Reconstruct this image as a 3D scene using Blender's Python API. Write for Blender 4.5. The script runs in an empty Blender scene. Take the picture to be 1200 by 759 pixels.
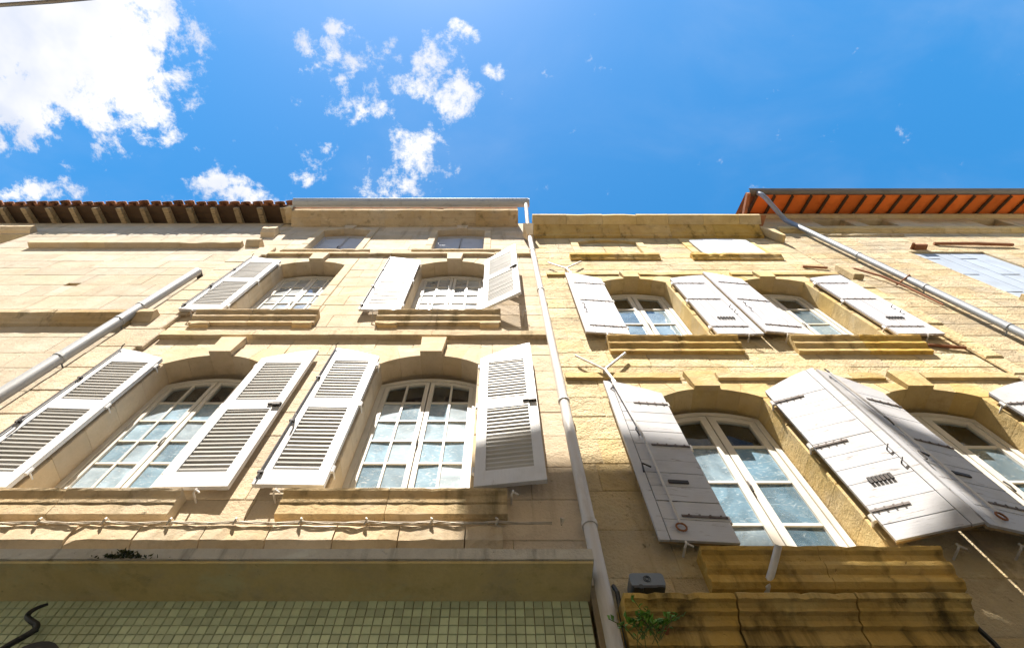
import bpy, math, random
from mathutils import Vector, Matrix
random.seed(7)
sc = bpy.context.scene
COL = sc.collection
R = math.radians

# ---------------------------------------------------------------- camera
CAM = Vector((0.0, -2.8, 1.6))
TILT = math.atan(282.5 / 640.0)                 # angle between the view axis and the zenith
cam_d = bpy.data.cameras.new('camera')
cam = bpy.data.objects.new('camera', cam_d)
COL.objects.link(cam)
cam.location = CAM
cam.rotation_euler = (math.pi - TILT, 0, 0)
cam_d.sensor_width = 36.0
cam_d.lens = 640.0 / 1200.0 * 36.0
cam_d.shift_x = 17.0 / 1200.0
cam_d.clip_start = 0.05
cam_d.clip_end = 4000.0
sc.camera = cam

# ---------------------------------------------------------------- light
SUN_DIR = Vector((0.100, 0.378, -0.920)).normalized()    # direction the light travels
SUN_EL = math.asin(-SUN_DIR.z)
SUN_AZ = math.atan2(-SUN_DIR.x, -SUN_DIR.y)
sun_d = bpy.data.lights.new('sun', 'SUN')
sun_d.energy = 5.0
sun_d.angle = R(0.53)
sun_d.color = (1.0, 0.93, 0.82)
sun = bpy.data.objects.new('sun', sun_d)
COL.objects.link(sun)
sun.location = (-2, -8, 20)
sun.rotation_euler = SUN_DIR.to_track_quat('-Z', 'Y').to_euler()

sc.view_settings.view_transform = 'Standard'
sc.view_settings.look = 'None'
sc.view_settings.gamma = 1.0
sc.view_settings.use_curve_mapping = False
sc.view_settings.exposure = 1.72

# ---------------------------------------------------------------- node helper
class NT:
    def __init__(s, tree):
        s.t = tree; s.n = tree.nodes; s.l = tree.links
    def add(s, kind, **kw):
        nd = s.n.new(kind)
        for k, v in kw.items():
            setattr(nd, k, v)
        return nd
    def put(s, sock, v):
        if isinstance(v, bpy.types.NodeSocket):
            s.l.new(v, sock)
        elif v is not None:
            if isinstance(v, (tuple, list)) and len(v) == 3 and sock.type == 'RGBA':
                v = (*v, 1.0)
            sock.default_value = v
    def math(s, op, a, b=None, c=None, clamp=False):
        nd = s.add('ShaderNodeMath', operation=op, use_clamp=clamp)
        for i, v in enumerate((a, b, c)):
            if v is not None:
                s.put(nd.inputs[i], v)
        return nd.outputs[0]
    def vmath(s, op, a, b=None):
        nd = s.add('ShaderNodeVectorMath', operation=op)
        s.put(nd.inputs[0], a)
        if b is not None:
            s.put(nd.inputs[1], b)
        return nd.outputs['Value'] if op in ('LENGTH', 'DOT_PRODUCT') else nd.outputs[0]
    def noise(s, vec, scale, detail=4.0, rough=0.55, dist=0.0):
        nd = s.add('ShaderNodeTexNoise')
        s.put(nd.inputs['Vector'], vec)
        nd.inputs['Scale'].default_value = scale
        nd.inputs['Detail'].default_value = detail
        nd.inputs['Roughness'].default_value = rough
        nd.inputs['Distortion'].default_value = dist
        return nd.outputs['Fac']
    def ramp(s, v, a, b, lo=0.0, hi=1.0, smooth=True):
        nd = s.add('ShaderNodeMapRange', interpolation_type='SMOOTHSTEP' if smooth else 'LINEAR')
        s.put(nd.inputs[0], v)
        nd.inputs[1].default_value = a; nd.inputs[2].default_value = b
        nd.inputs[3].default_value = lo; nd.inputs[4].default_value = hi
        return nd.outputs[0]
    def mix(s, f, a, b, blend='MIX'):
        nd = s.add('ShaderNodeMix', data_type='RGBA', blend_type=blend)
        s.put(nd.inputs[0], f); s.put(nd.inputs[6], a); s.put(nd.inputs[7], b)
        return nd.outputs[2]
    def mapping(s, vec, scale=(1, 1, 1), loc=(0, 0, 0)):
        nd = s.add('ShaderNodeMapping')
        s.put(nd.inputs['Vector'], vec)
        nd.inputs['Scale'].default_value = scale
        nd.inputs['Location'].default_value = loc
        return nd.outputs[0]

# ---------------------------------------------------------------- sky with clouds
world = bpy.data.worlds.new('World')
sc.world = world
world.use_nodes = True
wt = NT(world.node_tree)
for nd in list(wt.n):
    wt.n.remove(nd)
def sky_uv(x, y):
    """direction of a point of the sky, as the slope of the line of sight (x/z, y/z)"""
    ax = Vector((0, math.sin(TILT), math.cos(TILT)))
    up = Vector((0, -math.cos(TILT), math.sin(TILT)))
    d = ax * 640 + Vector((1, 0, 0)) * (x - 583) + up * (379.5 - y)
    return d.x / d.z, d.y / d.z
# cloud banks: centre, half-width, half-height on the sheet of sky, weight
CLOUDS = [(60, 30, 165, 120, 1.75), (128, 95, 92, 82, 1.45), (-120, 60, 190, 110, 1.7), (20, 120, 90, 60, 1.2), (148, 172, 34, 24, 0.62),
          (8, 172, 28, 16, 0.85), (50, 228, 58, 18, 1.04), (-30, 250, 60, 26, 0.98), (262, 220, 52, 18, 1.16), (290, 236, 62, 16, 1.16), (242, 172, 16, 24, 0.61),
          (512, 78, 46, 48, 0.92), (534, 110, 34, 44, 0.92), (470, 100, 34, 20, 0.78), (412, 74, 40, 28, 0.76), (374, 64, 34, 30, 0.78), (396, 30, 22, 24, 0.70),
          (549, 40, 30, 17, 0.88), (579, 88, 20, 20, 0.74), (434, 124, 60, 30, 0.66), (492, 184, 46, 40, 0.86), (466, 212, 46, 22, 0.84), (455, 66, 30, 22, 0.6),
          (349, 203, 26, 14, 0.80), (374, 192, 34, 26, 0.64), (588, 113, 14, 10, 0.62), (515, 160, 30, 16, 0.6)]
tc = wt.add('ShaderNodeTexCoord')
sp = wt.add('ShaderNodeSeparateXYZ'); wt.l.new(tc.outputs['Generated'], sp.inputs[0])
zz = wt.math('MAXIMUM', sp.outputs[2], 0.06)
cb = wt.add('ShaderNodeCombineXYZ')
wt.l.new(wt.math('DIVIDE', sp.outputs[0], zz), cb.inputs[0])
wt.l.new(wt.math('DIVIDE', sp.outputs[1], zz), cb.inputs[1])
uv = cb.outputs[0]
warp = wt.add('ShaderNodeTexNoise'); wt.l.new(uv, warp.inputs['Vector'])
warp.inputs['Scale'].default_value = 7.0; warp.inputs['Detail'].default_value = 3.0
wv = wt.vmath('SCALE', wt.vmath('SUBTRACT', warp.outputs['Color'], (0.5, 0.5, 0.5))); wv.node.inputs['Scale'].default_value = 0.10
uvw = wt.vmath('ADD', uv, wv)
bank = None
for (cx, cy, rx, ry, w) in CLOUDS:
    u, v = sky_uv(cx, cy); u2, _ = sky_uv(cx + rx, cy); _, v2 = sky_uv(cx, cy + ry)
    d = wt.vmath('MULTIPLY', wt.vmath('SUBTRACT', uvw, (u, v, 0)), (1 / abs(u2 - u), 1 / abs(v2 - v), 0))
    m = wt.ramp(wt.vmath('LENGTH', d), 0.1, 1.5, w, 0.0)
    bank = m if bank is None else wt.math('MAXIMUM', bank, m)
nz = wt.noise(uv, 18.0, 12.0, 0.70, 0.12)
nz2 = wt.noise(wt.mapping(uv, (1, 1, 1), (3.1, 1.7, 0)), 2.0, 7.0, 0.6, 0.3)
far = wt.ramp(nz2, 0.66, 0.78, 0.0, 0.75)                     # scattered clouds elsewhere in the sky
far = wt.math('MULTIPLY', far, wt.ramp(wt.vmath('LENGTH', uv), 0.95, 1.3))
bank = wt.math('MAXIMUM', bank, far)
dens = wt.ramp(wt.math('ADD', bank, wt.math('MULTIPLY', wt.math('SUBTRACT', nz, 0.5), 3.6)), 0.42, 1.12)
veil = wt.math('MULTIPLY', wt.ramp(wt.noise(wt.mapping(uv, (1.0, 1.6, 1), (0.4, 2.0, 0)), 2.6, 6.0, 0.55, 0.4), 0.42, 0.78), 0.09)
dens = wt.math('MAXIMUM', dens, veil)
sky = wt.add('ShaderNodeTexSky', sky_type='NISHITA')
sky.sun_disc = False
sky.sun_elevation = SUN_EL
sky.sun_rotation = SUN_AZ
sky.altitude = 50.0
sky.air_density = 1.0
sky.dust_density = 0.25
sky.ozone_density = 2.2
hs = wt.add('ShaderNodeHueSaturation'); wt.l.new(sky.outputs[0], hs.inputs['Color'])
hs.inputs['Saturation'].default_value = 1.36; hs.inputs['Hue'].default_value = 0.489; hs.inputs['Value'].default_value = 1.0
bg1 = wt.add('ShaderNodeBackground'); wt.l.new(hs.outputs[0], bg1.inputs['Color']); bg1.inputs['Strength'].default_value = 0.076
puff = wt.noise(uv, 4.0, 5.0, 0.5)
ccol = wt.mix(wt.ramp(puff, 0.35, 0.62), (0.66, 0.72, 0.86), (1.0, 0.99, 0.98))
bg2 = wt.add('ShaderNodeBackground'); wt.l.new(ccol, bg2.inputs['Color']); bg2.inputs['Strength'].default_value = 0.34
mx = wt.add('ShaderNodeMixShader'); wt.l.new(dens, mx.inputs[0]); wt.l.new(bg1.outputs[0], mx.inputs[1]); wt.l.new(bg2.outputs[0], mx.inputs[2])
wo = wt.add('ShaderNodeOutputWorld'); wt.l.new(mx.outputs[0], wo.inputs[0])

# ---------------------------------------------------------------- materials
def material(name):
    m = bpy.data.materials.new(name); m.use_nodes = True
    t = NT(m.node_tree)
    b = t.n['Principled BSDF']
    return m, t, b
def stone(name, c1, c2, dirt=(0.10, 0.08, 0.05), dirt_amt=0.5, streak=0.4, rough_bump=0.5, var=0.22, pits=0.3, lo=0.0, grey=0.45, relief=0.03):
    """weathered limestone: two tints, grain, stains and runs that have their own shape, per-block variation"""
    m, t, b = material(name)
    co = t.add('ShaderNodeTexCoord').outputs['Object']
    big = t.noise(co, 0.9, 5, 0.6, 0.4)
    mid = t.noise(co, 5.0, 6, 0.65)
    fine = t.noise(co, 42.0, 5, 0.65)
    col = t.mix(t.ramp(big, 0.36, 0.66), c1, c2)
    col = t.mix(t.ramp(mid, 0.35, 0.8, 0.0, 0.40), col, tuple(x * 0.72 for x in c2))
    col = t.mix(t.ramp(fine, 0.4, 0.75, 0.0, 0.2), col, tuple(x * 0.62 for x in c1))
    patch = t.noise(t.mapping(co, (1, 1, 1.6), (5.2, 0, 1.3)), 1.3, 7, 0.66, 0.5)
    col = t.mix(t.ramp(patch, 0.46, 0.70, 0.0, grey), col, (0.44, 0.395, 0.33))
    pale = t.noise(t.mapping(co, (1, 1, 1.8), (9.0, 0, 4.0)), 1.9, 7, 0.7, 0.6)
    col = t.mix(t.ramp(pale, 0.52, 0.72, 0.0, 0.5), col, tuple(min(0.68, x * 1.16 + 0.03) for x in c1))
    rnd = t.add('ShaderNodeObjectInfo').outputs['Random']
    hv = t.add('ShaderNodeHueSaturation')
    t.l.new(col, hv.inputs['Color'])
    t.l.new(t.ramp(rnd, 0, 1, 1 - var * 0.62, 1 + var * 0.38, False), hv.inputs['Value'])
    t.l.new(t.math('FRACT', t.math('MULTIPLY', rnd, 7.31)), hv.inputs['Saturation'])
    sat = t.ramp(t.math('FRACT', t.math('MULTIPLY', rnd, 7.31)), 0, 1, 0.9, 1.12, False)
    t.l.new(sat, hv.inputs['Saturation'])
    col = hv.outputs[0]
    run = t.noise(t.mapping(co, (7, 7, 0.7)), 1.0, 5, 0.6)
    blot = t.noise(co, 2.1, 7, 0.68, 0.6)
    col = t.mix(t.ramp(run, 0.53 - lo, 0.75 - lo, 0.0, streak), col, dirt)
    col = t.mix(t.ramp(blot, 0.55 - lo, 0.76 - lo, 0.0, dirt_amt), col, dirt)
    speck = t.noise(co, 17.0, 4, 0.7, 0.5)
    col = t.mix(t.ramp(speck, 0.66, 0.74, 0.0, pits), col, tuple(x * 0.8 for x in dirt))
    t.put(b.inputs['Base Color'], col)
    b.inputs['Roughness'].default_value = 0.92
    b.inputs['Specular IOR Level'].default_value = 0.15
    h = t.math('ADD', t.math('MULTIPLY', mid, 0.9), t.math('MULTIPLY', fine, 0.35))
    h = t.math('SUBTRACT', h, t.ramp(speck, 0.62, 0.76, 0.0, 0.5))
    bp = t.add('ShaderNodeBump'); bp.inputs['Strength'].default_value = rough_bump; bp.inputs['Distance'].default_value = relief
    t.l.new(h, bp.inputs['Height']); t.l.new(bp.outputs[0], b.inputs['Normal'])
    return m
def simple(name, c, rough=0.6, metal=0.0, grime=(0.1, 0.08, 0.06), amt=0.35, scale=3.0, lo=0.52, hi=0.78, stretch=(1, 1, 1), bump=0.15, bscale=30.0, var=0.0, spec=0.5):
    m, t, b = material(name)
    co = t.add('ShaderNodeTexCoord').outputs['Object']
    n = t.noise(t.mapping(co, stretch), scale, 6, 0.65, 0.4)
    col = t.mix(t.ramp(n, lo, hi, 0.0, amt), c, grime)
    if var:
        rnd = t.add('ShaderNodeObjectInfo').outputs['Random']
        hv = t.add('ShaderNodeHueSaturation'); t.l.new(col, hv.inputs['Color'])
        t.l.new(t.ramp(rnd, 0, 1, 1 - var, 1 + var * 0.5, False), hv.inputs['Value'])
        col = hv.outputs[0]
    t.put(b.inputs['Base Color'], col)
    b.inputs['Roughness'].default_value = rough
    b.inputs['Metallic'].default_value = metal
    b.inputs['Specular IOR Level'].default_value = spec
    f = t.noise(t.mapping(co, stretch), bscale, 4, 0.6)
    bp = t.add('ShaderNodeBump'); bp.inputs['Strength'].default_value = bump; bp.inputs['Distance'].default_value = 0.01
    t.l.new(f, bp.inputs['Height']); t.l.new(bp.outputs[0], b.inputs['Normal'])
    return m
def paint(name, c, wood=(0.23, 0.17, 0.12), chips=0.5, stretch=(5, 5, 0.6), lo=0.62):
    """old white paint on wood: long brush grain, chips that let grey wood through, dull dirt"""
    m, t, b = material(name)
    co = t.add('ShaderNodeTexCoord').outputs['Object']
    g = t.noise(t.mapping(co, stretch), 9.0, 5, 0.7)
    d = t.noise(co, 2.4, 5, 0.6)
    sp_ = t.noise(t.mapping(co, stretch), 4.0, 7, 0.75, 0.5)
    col = t.mix(t.ramp(d, 0.4, 0.72, 0, 0.42), c, tuple(x * y for x, y in zip(c, (0.70, 0.66, 0.60))))
    col = t.mix(t.ramp(g, 0.5, 0.8, 0, 0.22), col, tuple(x * 0.6 for x in c))
    col = t.mix(t.ramp(sp_, lo, lo + 0.08, 0, chips), col, wood)
    rnd = t.add('ShaderNodeObjectInfo').outputs['Random']
    hv = t.add('ShaderNodeHueSaturation'); t.l.new(col, hv.inputs['Color'])
    t.l.new(t.ramp(rnd, 0, 1, 0.93, 1.03, False), hv.inputs['Value'])
    t.put(b.inputs['Base Color'], hv.outputs[0])
    b.inputs['Roughness'].default_value = 0.55
    b.inputs['Specular IOR Level'].default_value = 0.3
    bp = t.add('ShaderNodeBump'); bp.inputs['Strength'].default_value = 0.25; bp.inputs['Distance'].default_value = 0.006
    t.l.new(t.math('ADD', g, sp_), bp.inputs['Height']); t.l.new(bp.outputs[0], b.inputs['Normal'])
    return m
def glass(name, film, film2, cover_lo, cover_hi, amount):
    """old window pane: clear glass with sky and cloud reflections painted as a mottled film on it"""
    m, t, b = material(name)
    co = t.add('ShaderNodeTexCoord').outputs['Object']
    oi = t.add('ShaderNodeObjectInfo').outputs['Random']
    sh = t.add('ShaderNodeCombineXYZ'); t.l.new(t.math('MULTIPLY', oi, 13.0), sh.inputs[0])
    cv = t.vmath('ADD', co, sh.outputs[0])
    n1 = t.noise(cv, 2.6, 5, 0.55, 1.3)
    n2 = t.noise(t.mapping(cv, (1.0, 1.0, 2.4)), 11.0, 5, 0.6, 2.2)
    cov = t.ramp(n1, 0.3, 0.7, cover_lo, cover_hi)
    cov = t.math('ADD', cov, t.ramp(n2, 0.62, 0.74, 0.0, 0.4), clamp=True)
    cov = t.math('MULTIPLY', cov, t.ramp(oi, 0, 1, amount * 0.5, amount, False))
    fcol = t.mix(t.ramp(n2, 0.5, 0.74), film, film2)  # reflected sky and cloud are put into the film colour
    fcol = t.mix(t.ramp(t.math('FRACT', t.math('MULTIPLY', oi, 5.7)), 0.2, 1.0, 0.0, 0.55), fcol, film2)
    t.put(b.inputs['Base Color'], fcol)
    b.inputs['Roughness'].default_value = 0.7
    b.inputs['Specular IOR Level'].default_value = 0.2
    gl = t.add('ShaderNodeBsdfGlossy'); gl.inputs['Roughness'].default_value = 0.03
    gl.inputs['Color'].default_value = (0.9, 0.95, 1, 1)
    wav = t.add('ShaderNodeBump'); wav.inputs['Strength'].default_value = 0.12; wav.inputs['Distance'].default_value = 0.02
    t.l.new(t.noise(cv, 5.0, 2, 0.5), wav.inputs['Height']); t.l.new(wav.outputs[0], gl.inputs['Normal'])
    tr = t.add('ShaderNodeBsdfTransparent'); tr.inputs['Color'].default_value = (0.86, 0.9, 0.88, 1)
    fr = t.add('ShaderNodeFresnel'); fr.inputs['IOR'].default_value = 1.6
    m1 = t.add('ShaderNodeMixShader'); t.l.new(cov, m1.inputs[0]); t.l.new(tr.outputs[0], m1.inputs[1]); t.l.new(b.outputs[0], m1.inputs[2])
    m2 = t.add('ShaderNodeMixShader'); t.l.new(t.math('MULTIPLY', fr.outputs[0], 1.3, clamp=True), m2.inputs[0])
    t.l.new(m1.outputs[0], m2.inputs[1]); t.l.new(gl.outputs[0], m2.inputs[2])
    t.l.new(m2.outputs[0], t.n['Material Output'].inputs['Surface'])
    return m

M = {}
M['stone_a'] = stone('cream limestone', (0.58, 0.475, 0.35), (0.53, 0.425, 0.295), (0.26, 0.19, 0.11), 0.5, 0.45, 0.6, 0.2, 0.35, 0.0, 0.5, 0.035)
M['trim_a'] = stone('dressed limestone', (0.60, 0.485, 0.34), (0.54, 0.42, 0.275), (0.26, 0.185, 0.10), 0.30, 0.32, 0.35, 0.12, 0.2)
M['mould_a'] = stone('mossy limestone moulding', (0.55, 0.43, 0.27), (0.49, 0.36, 0.20), (0.085, 0.075, 0.03), 0.42, 0.6, 0.5, 0.14, 0.4)
M['stone_b'] = stone('ochre limestone', (0.64, 0.52, 0.325), (0.59, 0.455, 0.255), (0.24, 0.165, 0.08), 0.65, 0.45, 0.95, 0.26, 0.6, 0.0, 0.5, 0.06)
M['trim_b'] = stone('ochre dressed limestone', (0.61, 0.47, 0.25), (0.56, 0.405, 0.175), (0.24, 0.155, 0.05), 0.45, 0.35, 0.6, 0.16, 0.4)
M['mould_b'] = stone('ochre stained moulding', (0.58, 0.41, 0.16), (0.52, 0.335, 0.105), (0.08, 0.055, 0.018), 0.65, 0.7, 0.6, 0.14, 0.5, 0.01, 0.2, 0.02)
M['cornice_b'] = stone('blackened ochre cornice', (0.62, 0.43, 0.15), (0.56, 0.36, 0.10), (0.06, 0.045, 0.016), 0.75, 0.8, 0.7, 0.12, 0.7, 0.06, 0.2, 0.022)
M['stone_c'] = stone('rough limestone', (0.58, 0.475, 0.315), (0.51, 0.40, 0.25), (0.20, 0.15, 0.09), 0.65, 0.45, 1.0, 0.25, 0.6, 0.0, 0.5, 0.07)
M['stone_l'] = stone('pale limestone', (0.49, 0.42, 0.33), (0.44, 0.37, 0.275), (0.27, 0.22, 0.155), 0.6, 0.5, 0.5, 0.2, 0.3, 0.01, 0.6, 0.035)
M['mortar'] = stone('lime mortar', (0.52, 0.42, 0.27), (0.45, 0.34, 0.20), (0.16, 0.12, 0.07), 0.4, 0.3, 0.6, 0.0, 0.3)
M['concrete'] = stone('stained concrete', (0.60, 0.56, 0.47), (0.50, 0.455, 0.37), (0.05, 0.045, 0.03), 0.65, 0.8, 0.6, 0.0, 0.5)
M['plaster'] = stone('yellowed plaster', (0.80, 0.64, 0.31), (0.74, 0.57, 0.22), (0.10, 0.075, 0.03), 0.5, 0.25, 0.35, 0.0, 0.35)
M['white'] = paint('white shutter paint', (0.64, 0.64, 0.655), (0.32, 0.25, 0.18), 0.6, lo=0.62)
M['slat'] = paint('shade darkened slat paint', (0.45, 0.44, 0.42), (0.28, 0.24, 0.20), 0.4, (0.8, 6, 6), 0.64)  # darker than the frame paint, to imitate shade under the slats
M['grey_white'] = paint('chalky grey white paint', (0.56, 0.56, 0.60), (0.20, 0.15, 0.12), 0.7, (6, 6, 6), 0.64)
M['lav'] = paint('weathered boards', (0.50, 0.50, 0.525), (0.17, 0.13, 0.11), 0.8, (1.0, 8, 8), 0.585)
M['win_white'] = paint('window paint', (0.66, 0.63, 0.57), (0.35, 0.28, 0.19), 0.3, lo=0.68)
M['pale_blue'] = paint('pale blue boards', (0.37, 0.43, 0.53), (0.25, 0.25, 0.26), 0.35, (8, 8, 0.5), 0.66)
M['attic_white'] = paint('white attic boards', (0.58, 0.62, 0.67), (0.35, 0.36, 0.38), 0.3, (8, 8, 0.5), 0.66)
M['glass_a'] = glass('sky tinted panes', (0.34, 0.54, 0.70), (0.78, 0.85, 0.90), 0.6, 1.0, 0.95)
M['glass_w'] = glass('cloud white panes', (0.60, 0.68, 0.76), (0.80, 0.83, 0.86), 0.6, 0.95, 0.95)
M['glass_shaded'] = glass('shade dark panes', (0.30, 0.34, 0.36), (0.5, 0.52, 0.52), 0.0, 0.25, 0.5)
M['glass_b'] = glass('sky blue panes', (0.22, 0.40, 0.55), (0.62, 0.74, 0.82), 0.5, 0.9, 0.85)
M['glass_t'] = glass('grey attic panes', (0.42, 0.45, 0.50), (0.5, 0.53, 0.58), 0.8, 1.0, 0.9)
M['limewash'] = simple('pale limewash', (0.88, 0.81, 0.69), 0.9, 0, (0.5, 0.44, 0.36), 0.4, 1.5)
M['curtain'] = simple('white curtain', (0.80, 0.80, 0.80), 0.9, 0, (0.6, 0.6, 0.6), 0.3)
M['pale_grey'] = simple('pale grey frame', (0.5, 0.5, 0.52), 0.5)
M['pale_panel'] = simple('blue grey panel', (0.50, 0.53, 0.60), 0.75, 0, (0.3, 0.32, 0.36), 0.5, 5.0)
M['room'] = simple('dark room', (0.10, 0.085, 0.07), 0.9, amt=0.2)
M['zinc'] = simple('zinc', (0.40, 0.42, 0.45), 0.55, 0.35, (0.2, 0.19, 0.18), 0.5, 4.0)
M['zinc_pipe'] = simple('dull zinc pipe', (0.25, 0.275, 0.31), 0.55, 0.2, (0.15, 0.14, 0.13), 0.6, 3.0, 0.45, 0.75, (3, 3, 0.5))
M['zinc_dark'] = simple('dark weathered zinc', (0.16, 0.14, 0.115), 0.6, 0.4, (0.08, 0.07, 0.05), 0.5, 4.0)
M['pvc'] = simple('grey painted pipe', (0.33, 0.34, 0.355), 0.5, 0.0, (0.17, 0.15, 0.13), 0.6, 3.0, 0.45, 0.75, (3, 3, 0.5))
M['pipe_white'] = simple('off white pipe', (0.58, 0.55, 0.52), 0.5, 0.0, (0.33, 0.26, 0.19), 0.6, 2.5, 0.45, 0.75, (3, 3, 0.5))
M['iron'] = simple('dark iron', (0.055, 0.05, 0.048), 0.6, 0.5, (0.16, 0.08, 0.04), 0.5, 14.0)
M['strap'] = simple('painted worn strap', (0.17, 0.15, 0.145), 0.7, 0.1, (0.09, 0.055, 0.04), 0.7, 16.0, 0.4, 0.6)
M['rust'] = simple('rusted iron', (0.26, 0.10, 0.04), 0.85, 0.1, (0.10, 0.045, 0.025), 0.7, 9.0)
M['black'] = simple('black painted iron', (0.012, 0.012, 0.013), 0.5, 0.0, (0.04, 0.03, 0.03), 0.3, 9.0)
M['tile'] = simple('terracotta', (0.36, 0.155, 0.075), 0.85, 0, (0.13, 0.085, 0.055), 0.75, 5.0, 0.42, 0.7, var=0.35, spec=0.2)
M['soffit_tile'] = simple('orange soffit tile', (0.90, 0.22, 0.04), 0.85, 0, (0.65, 0.12, 0.02), 0.5, 5.0, 0.45, 0.75, var=0.2, spec=0.2)
M['rafter'] = simple('grey brown oak', (0.38, 0.28, 0.16), 0.85, 0, (0.06, 0.04, 0.025), 0.7, 4.0, 0.45, 0.7, (2, 9, 9), 0.5, var=0.3, spec=0.2)
M['rafter_dark'] = simple('dark rafter', (0.085, 0.05, 0.028), 0.85, 0, (0.04, 0.025, 0.015), 0.6, 6.0, spec=0.2)
M['ceramic'] = simple('green mosaic tile', (0.68, 0.76, 0.50), 0.22, 0, (0.30, 0.31, 0.13), 0.55, 2.0, 0.42, 0.72, bump=0.03, var=0.22)
M['grout'] = simple('brown grout', (0.24, 0.19, 0.09), 0.95, amt=0.3)
M['cable'] = simple('painted cable', (0.50, 0.43, 0.33), 0.6, amt=0.4, scale=9.0)
M['box'] = simple('grey blue plastic', (0.17, 0.20, 0.24), 0.45, 0, (0.12, 0.12, 0.12), 0.4, 8.0)
M['box_dark'] = simple('dark plastic', (0.04, 0.042, 0.045), 0.4)
M['leaf'] = simple('leaf', (0.17, 0.36, 0.035), 0.5, 0, (0.03, 0.07, 0.01), 0.6, 9.0, var=0.35)
M['stem'] = simple('green stem', (0.09, 0.14, 0.03), 0.6)
M['paving'] = stone('street paving', (0.52, 0.47, 0.39), (0.45, 0.41, 0.34), (0.08, 0.07, 0.06), 0.4, 0.1, 0.5, 0.0, 0.3)
M['moss'] = simple('dark moss', (0.045, 0.05, 0.012), 0.95, 0, (0.02, 0.02, 0.006), 0.7, 20.0, bump=1.0)

# ---------------------------------------------------------------- mesh helpers
class MB:
    def __init__(s):
        s.v = []; s.f = []; s.smooth = False
    def face_add(s, pts):
        b = len(s.v); s.v += [tuple(p) for p in pts]; s.f.append(tuple(range(b, b + len(pts))))
    def box(s, x0, x1, y0, y1, z0, z1):
        b = len(s.v)
        s.v += [(x0, y0, z0), (x1, y0, z0), (x1, y1, z0), (x0, y1, z0), (x0, y0, z1), (x1, y0, z1), (x1, y1, z1), (x0, y1, z1)]
        s.f += [tuple(b + i for i in q) for q in ((0, 3, 2, 1), (4, 5, 6, 7), (0, 1, 5, 4), (1, 2, 6, 5), (2, 3, 7, 6), (3, 0, 4, 7))]
        return s
    def block(s, x0, x1, z0, z1, yf, yb, ch=0.006, jit=0.0):
        """dressed stone: box whose front arris is chamfered and a little uneven; front face at yf (towards -Y)"""
        r = lambda: random.uniform(-jit, jit)
        b = len(s.v)
        s.v += [(x0, yb, z0), (x1, yb, z0), (x1, yb, z1), (x0, yb, z1)]
        s.v += [(x0, yf + ch, z0), (x1, yf + ch, z0), (x1, yf + ch, z1), (x0, yf + ch, z1)]
        c = ch * 1.2
        s.v += [(x0 + c + abs(r()), yf + r(), z0 + c + abs(r())), (x1 - c - abs(r()), yf + r(), z0 + c + abs(r())), (x1 - c - abs(r()), yf + r(), z1 - c - abs(r())), (x0 + c + abs(r()), yf + r(), z1 - c - abs(r()))]
        for i in range(4):
            j = (i + 1) % 4
            s.f.append((b + i, b + 4 + i, b + 4 + j, b + j)); s.f.append((b + 4 + i, b + 8 + i, b + 8 + j, b + 4 + j))
        s.f.append((b + 8, b + 11, b + 10, b + 9)); s.f.append((b, b + 1, b + 2, b + 3))
        return s
    def prism(s, poly, y0, y1):
        """polygon in (x, z), extruded from y0 to y1"""
        n = len(poly); b = len(s.v)
        s.v += [(x, y0, z) for x, z in poly] + [(x, y1, z) for x, z in poly]
        s.f.append(tuple(b + i for i in range(n))); s.f.append(tuple(b + n + i for i in reversed(range(n))))
        for i in range(n):
            j = (i + 1) % n
            s.f.append((b + i, b + n + i, b + n + j, b + j))
        return s
    def moulding(s, prof, x0, x1, wob=0.0, n=1):
        """profile of (projection, z) run from x0 to x1, closed at the wall"""
        k = len(prof); b = len(s.v); n = max(1, n)
        for i in range(n + 1):
            x = x0 + (x1 - x0) * i / n
            chip = random.uniform(0.004, 0.014) if (wob > 0.0018 and random.random() < 0.10) else 0.0; pm = max(q[0] for q in prof)
            for (p, z) in prof:
                jp = (random.uniform(-wob, wob) + (chip if p > pm - 0.02 else 0)) if p > 0.004 else 0
                s.v.append((x, -p + jp, z + (random.uniform(-wob, wob) if p > 0.004 else 0)))
        for i in range(n):
            for j in range(k):
                q = (j + 1) % k
                s.f.append((b + i * k + j, b + i * k + q, b + (i + 1) * k + q, b + (i + 1) * k + j))
        s.f.append(tuple(b + j for j in reversed(range(k)))); s.f.append(tuple(b + n * k + j for j in range(k)))
        return s
    def tube(s, pts, r, n=8, caps=True):
        pts = [Vector(p) for p in pts]; rr = r if isinstance(r, (list, tuple)) else [r] * len(pts)
        b = len(s.v); prev = None
        for i, p in enumerate(pts):
            a = pts[max(i - 1, 0)]; c = pts[min(i + 1, len(pts) - 1)]
            t = (c - a).normalized()
            if prev is None:
                u = t.orthogonal().normalized()
            else:
                u = (prev - t * prev.dot(t)).normalized()
            prev = u; w = t.cross(u)
            for k in range(n):
                an = 2 * math.pi * k / n
                s.v.append(tuple(p + (u * math.cos(an) + w * math.sin(an)) * rr[i]))
        for i in range(len(pts) - 1):
            for k in range(n):
                q = (k + 1) % n
                s.f.append((b + i * n + k, b + i * n + q, b + (i + 1) * n + q, b + (i + 1) * n + k))
        if caps:
            s.f.append(tuple(b + k for k in reversed(range(n)))); s.f.append(tuple(b + (len(pts) - 1) * n + k for k in range(n)))
        return s
    def mesh(s, name, off=Vector((0, 0, 0))):
        me = bpy.data.meshes.new(name)
        me.from_pydata([(x - off.x, y - off.y, z - off.z) for x, y, z in s.v], [], s.f)
        if s.smooth:
            me.polygons.foreach_set('use_smooth', [True] * len(me.polygons))
            try:
                me.set_sharp_from_angle(angle=R(40))
            except Exception:
                pass
        me.update()
        return me
ROOT = {}
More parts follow.
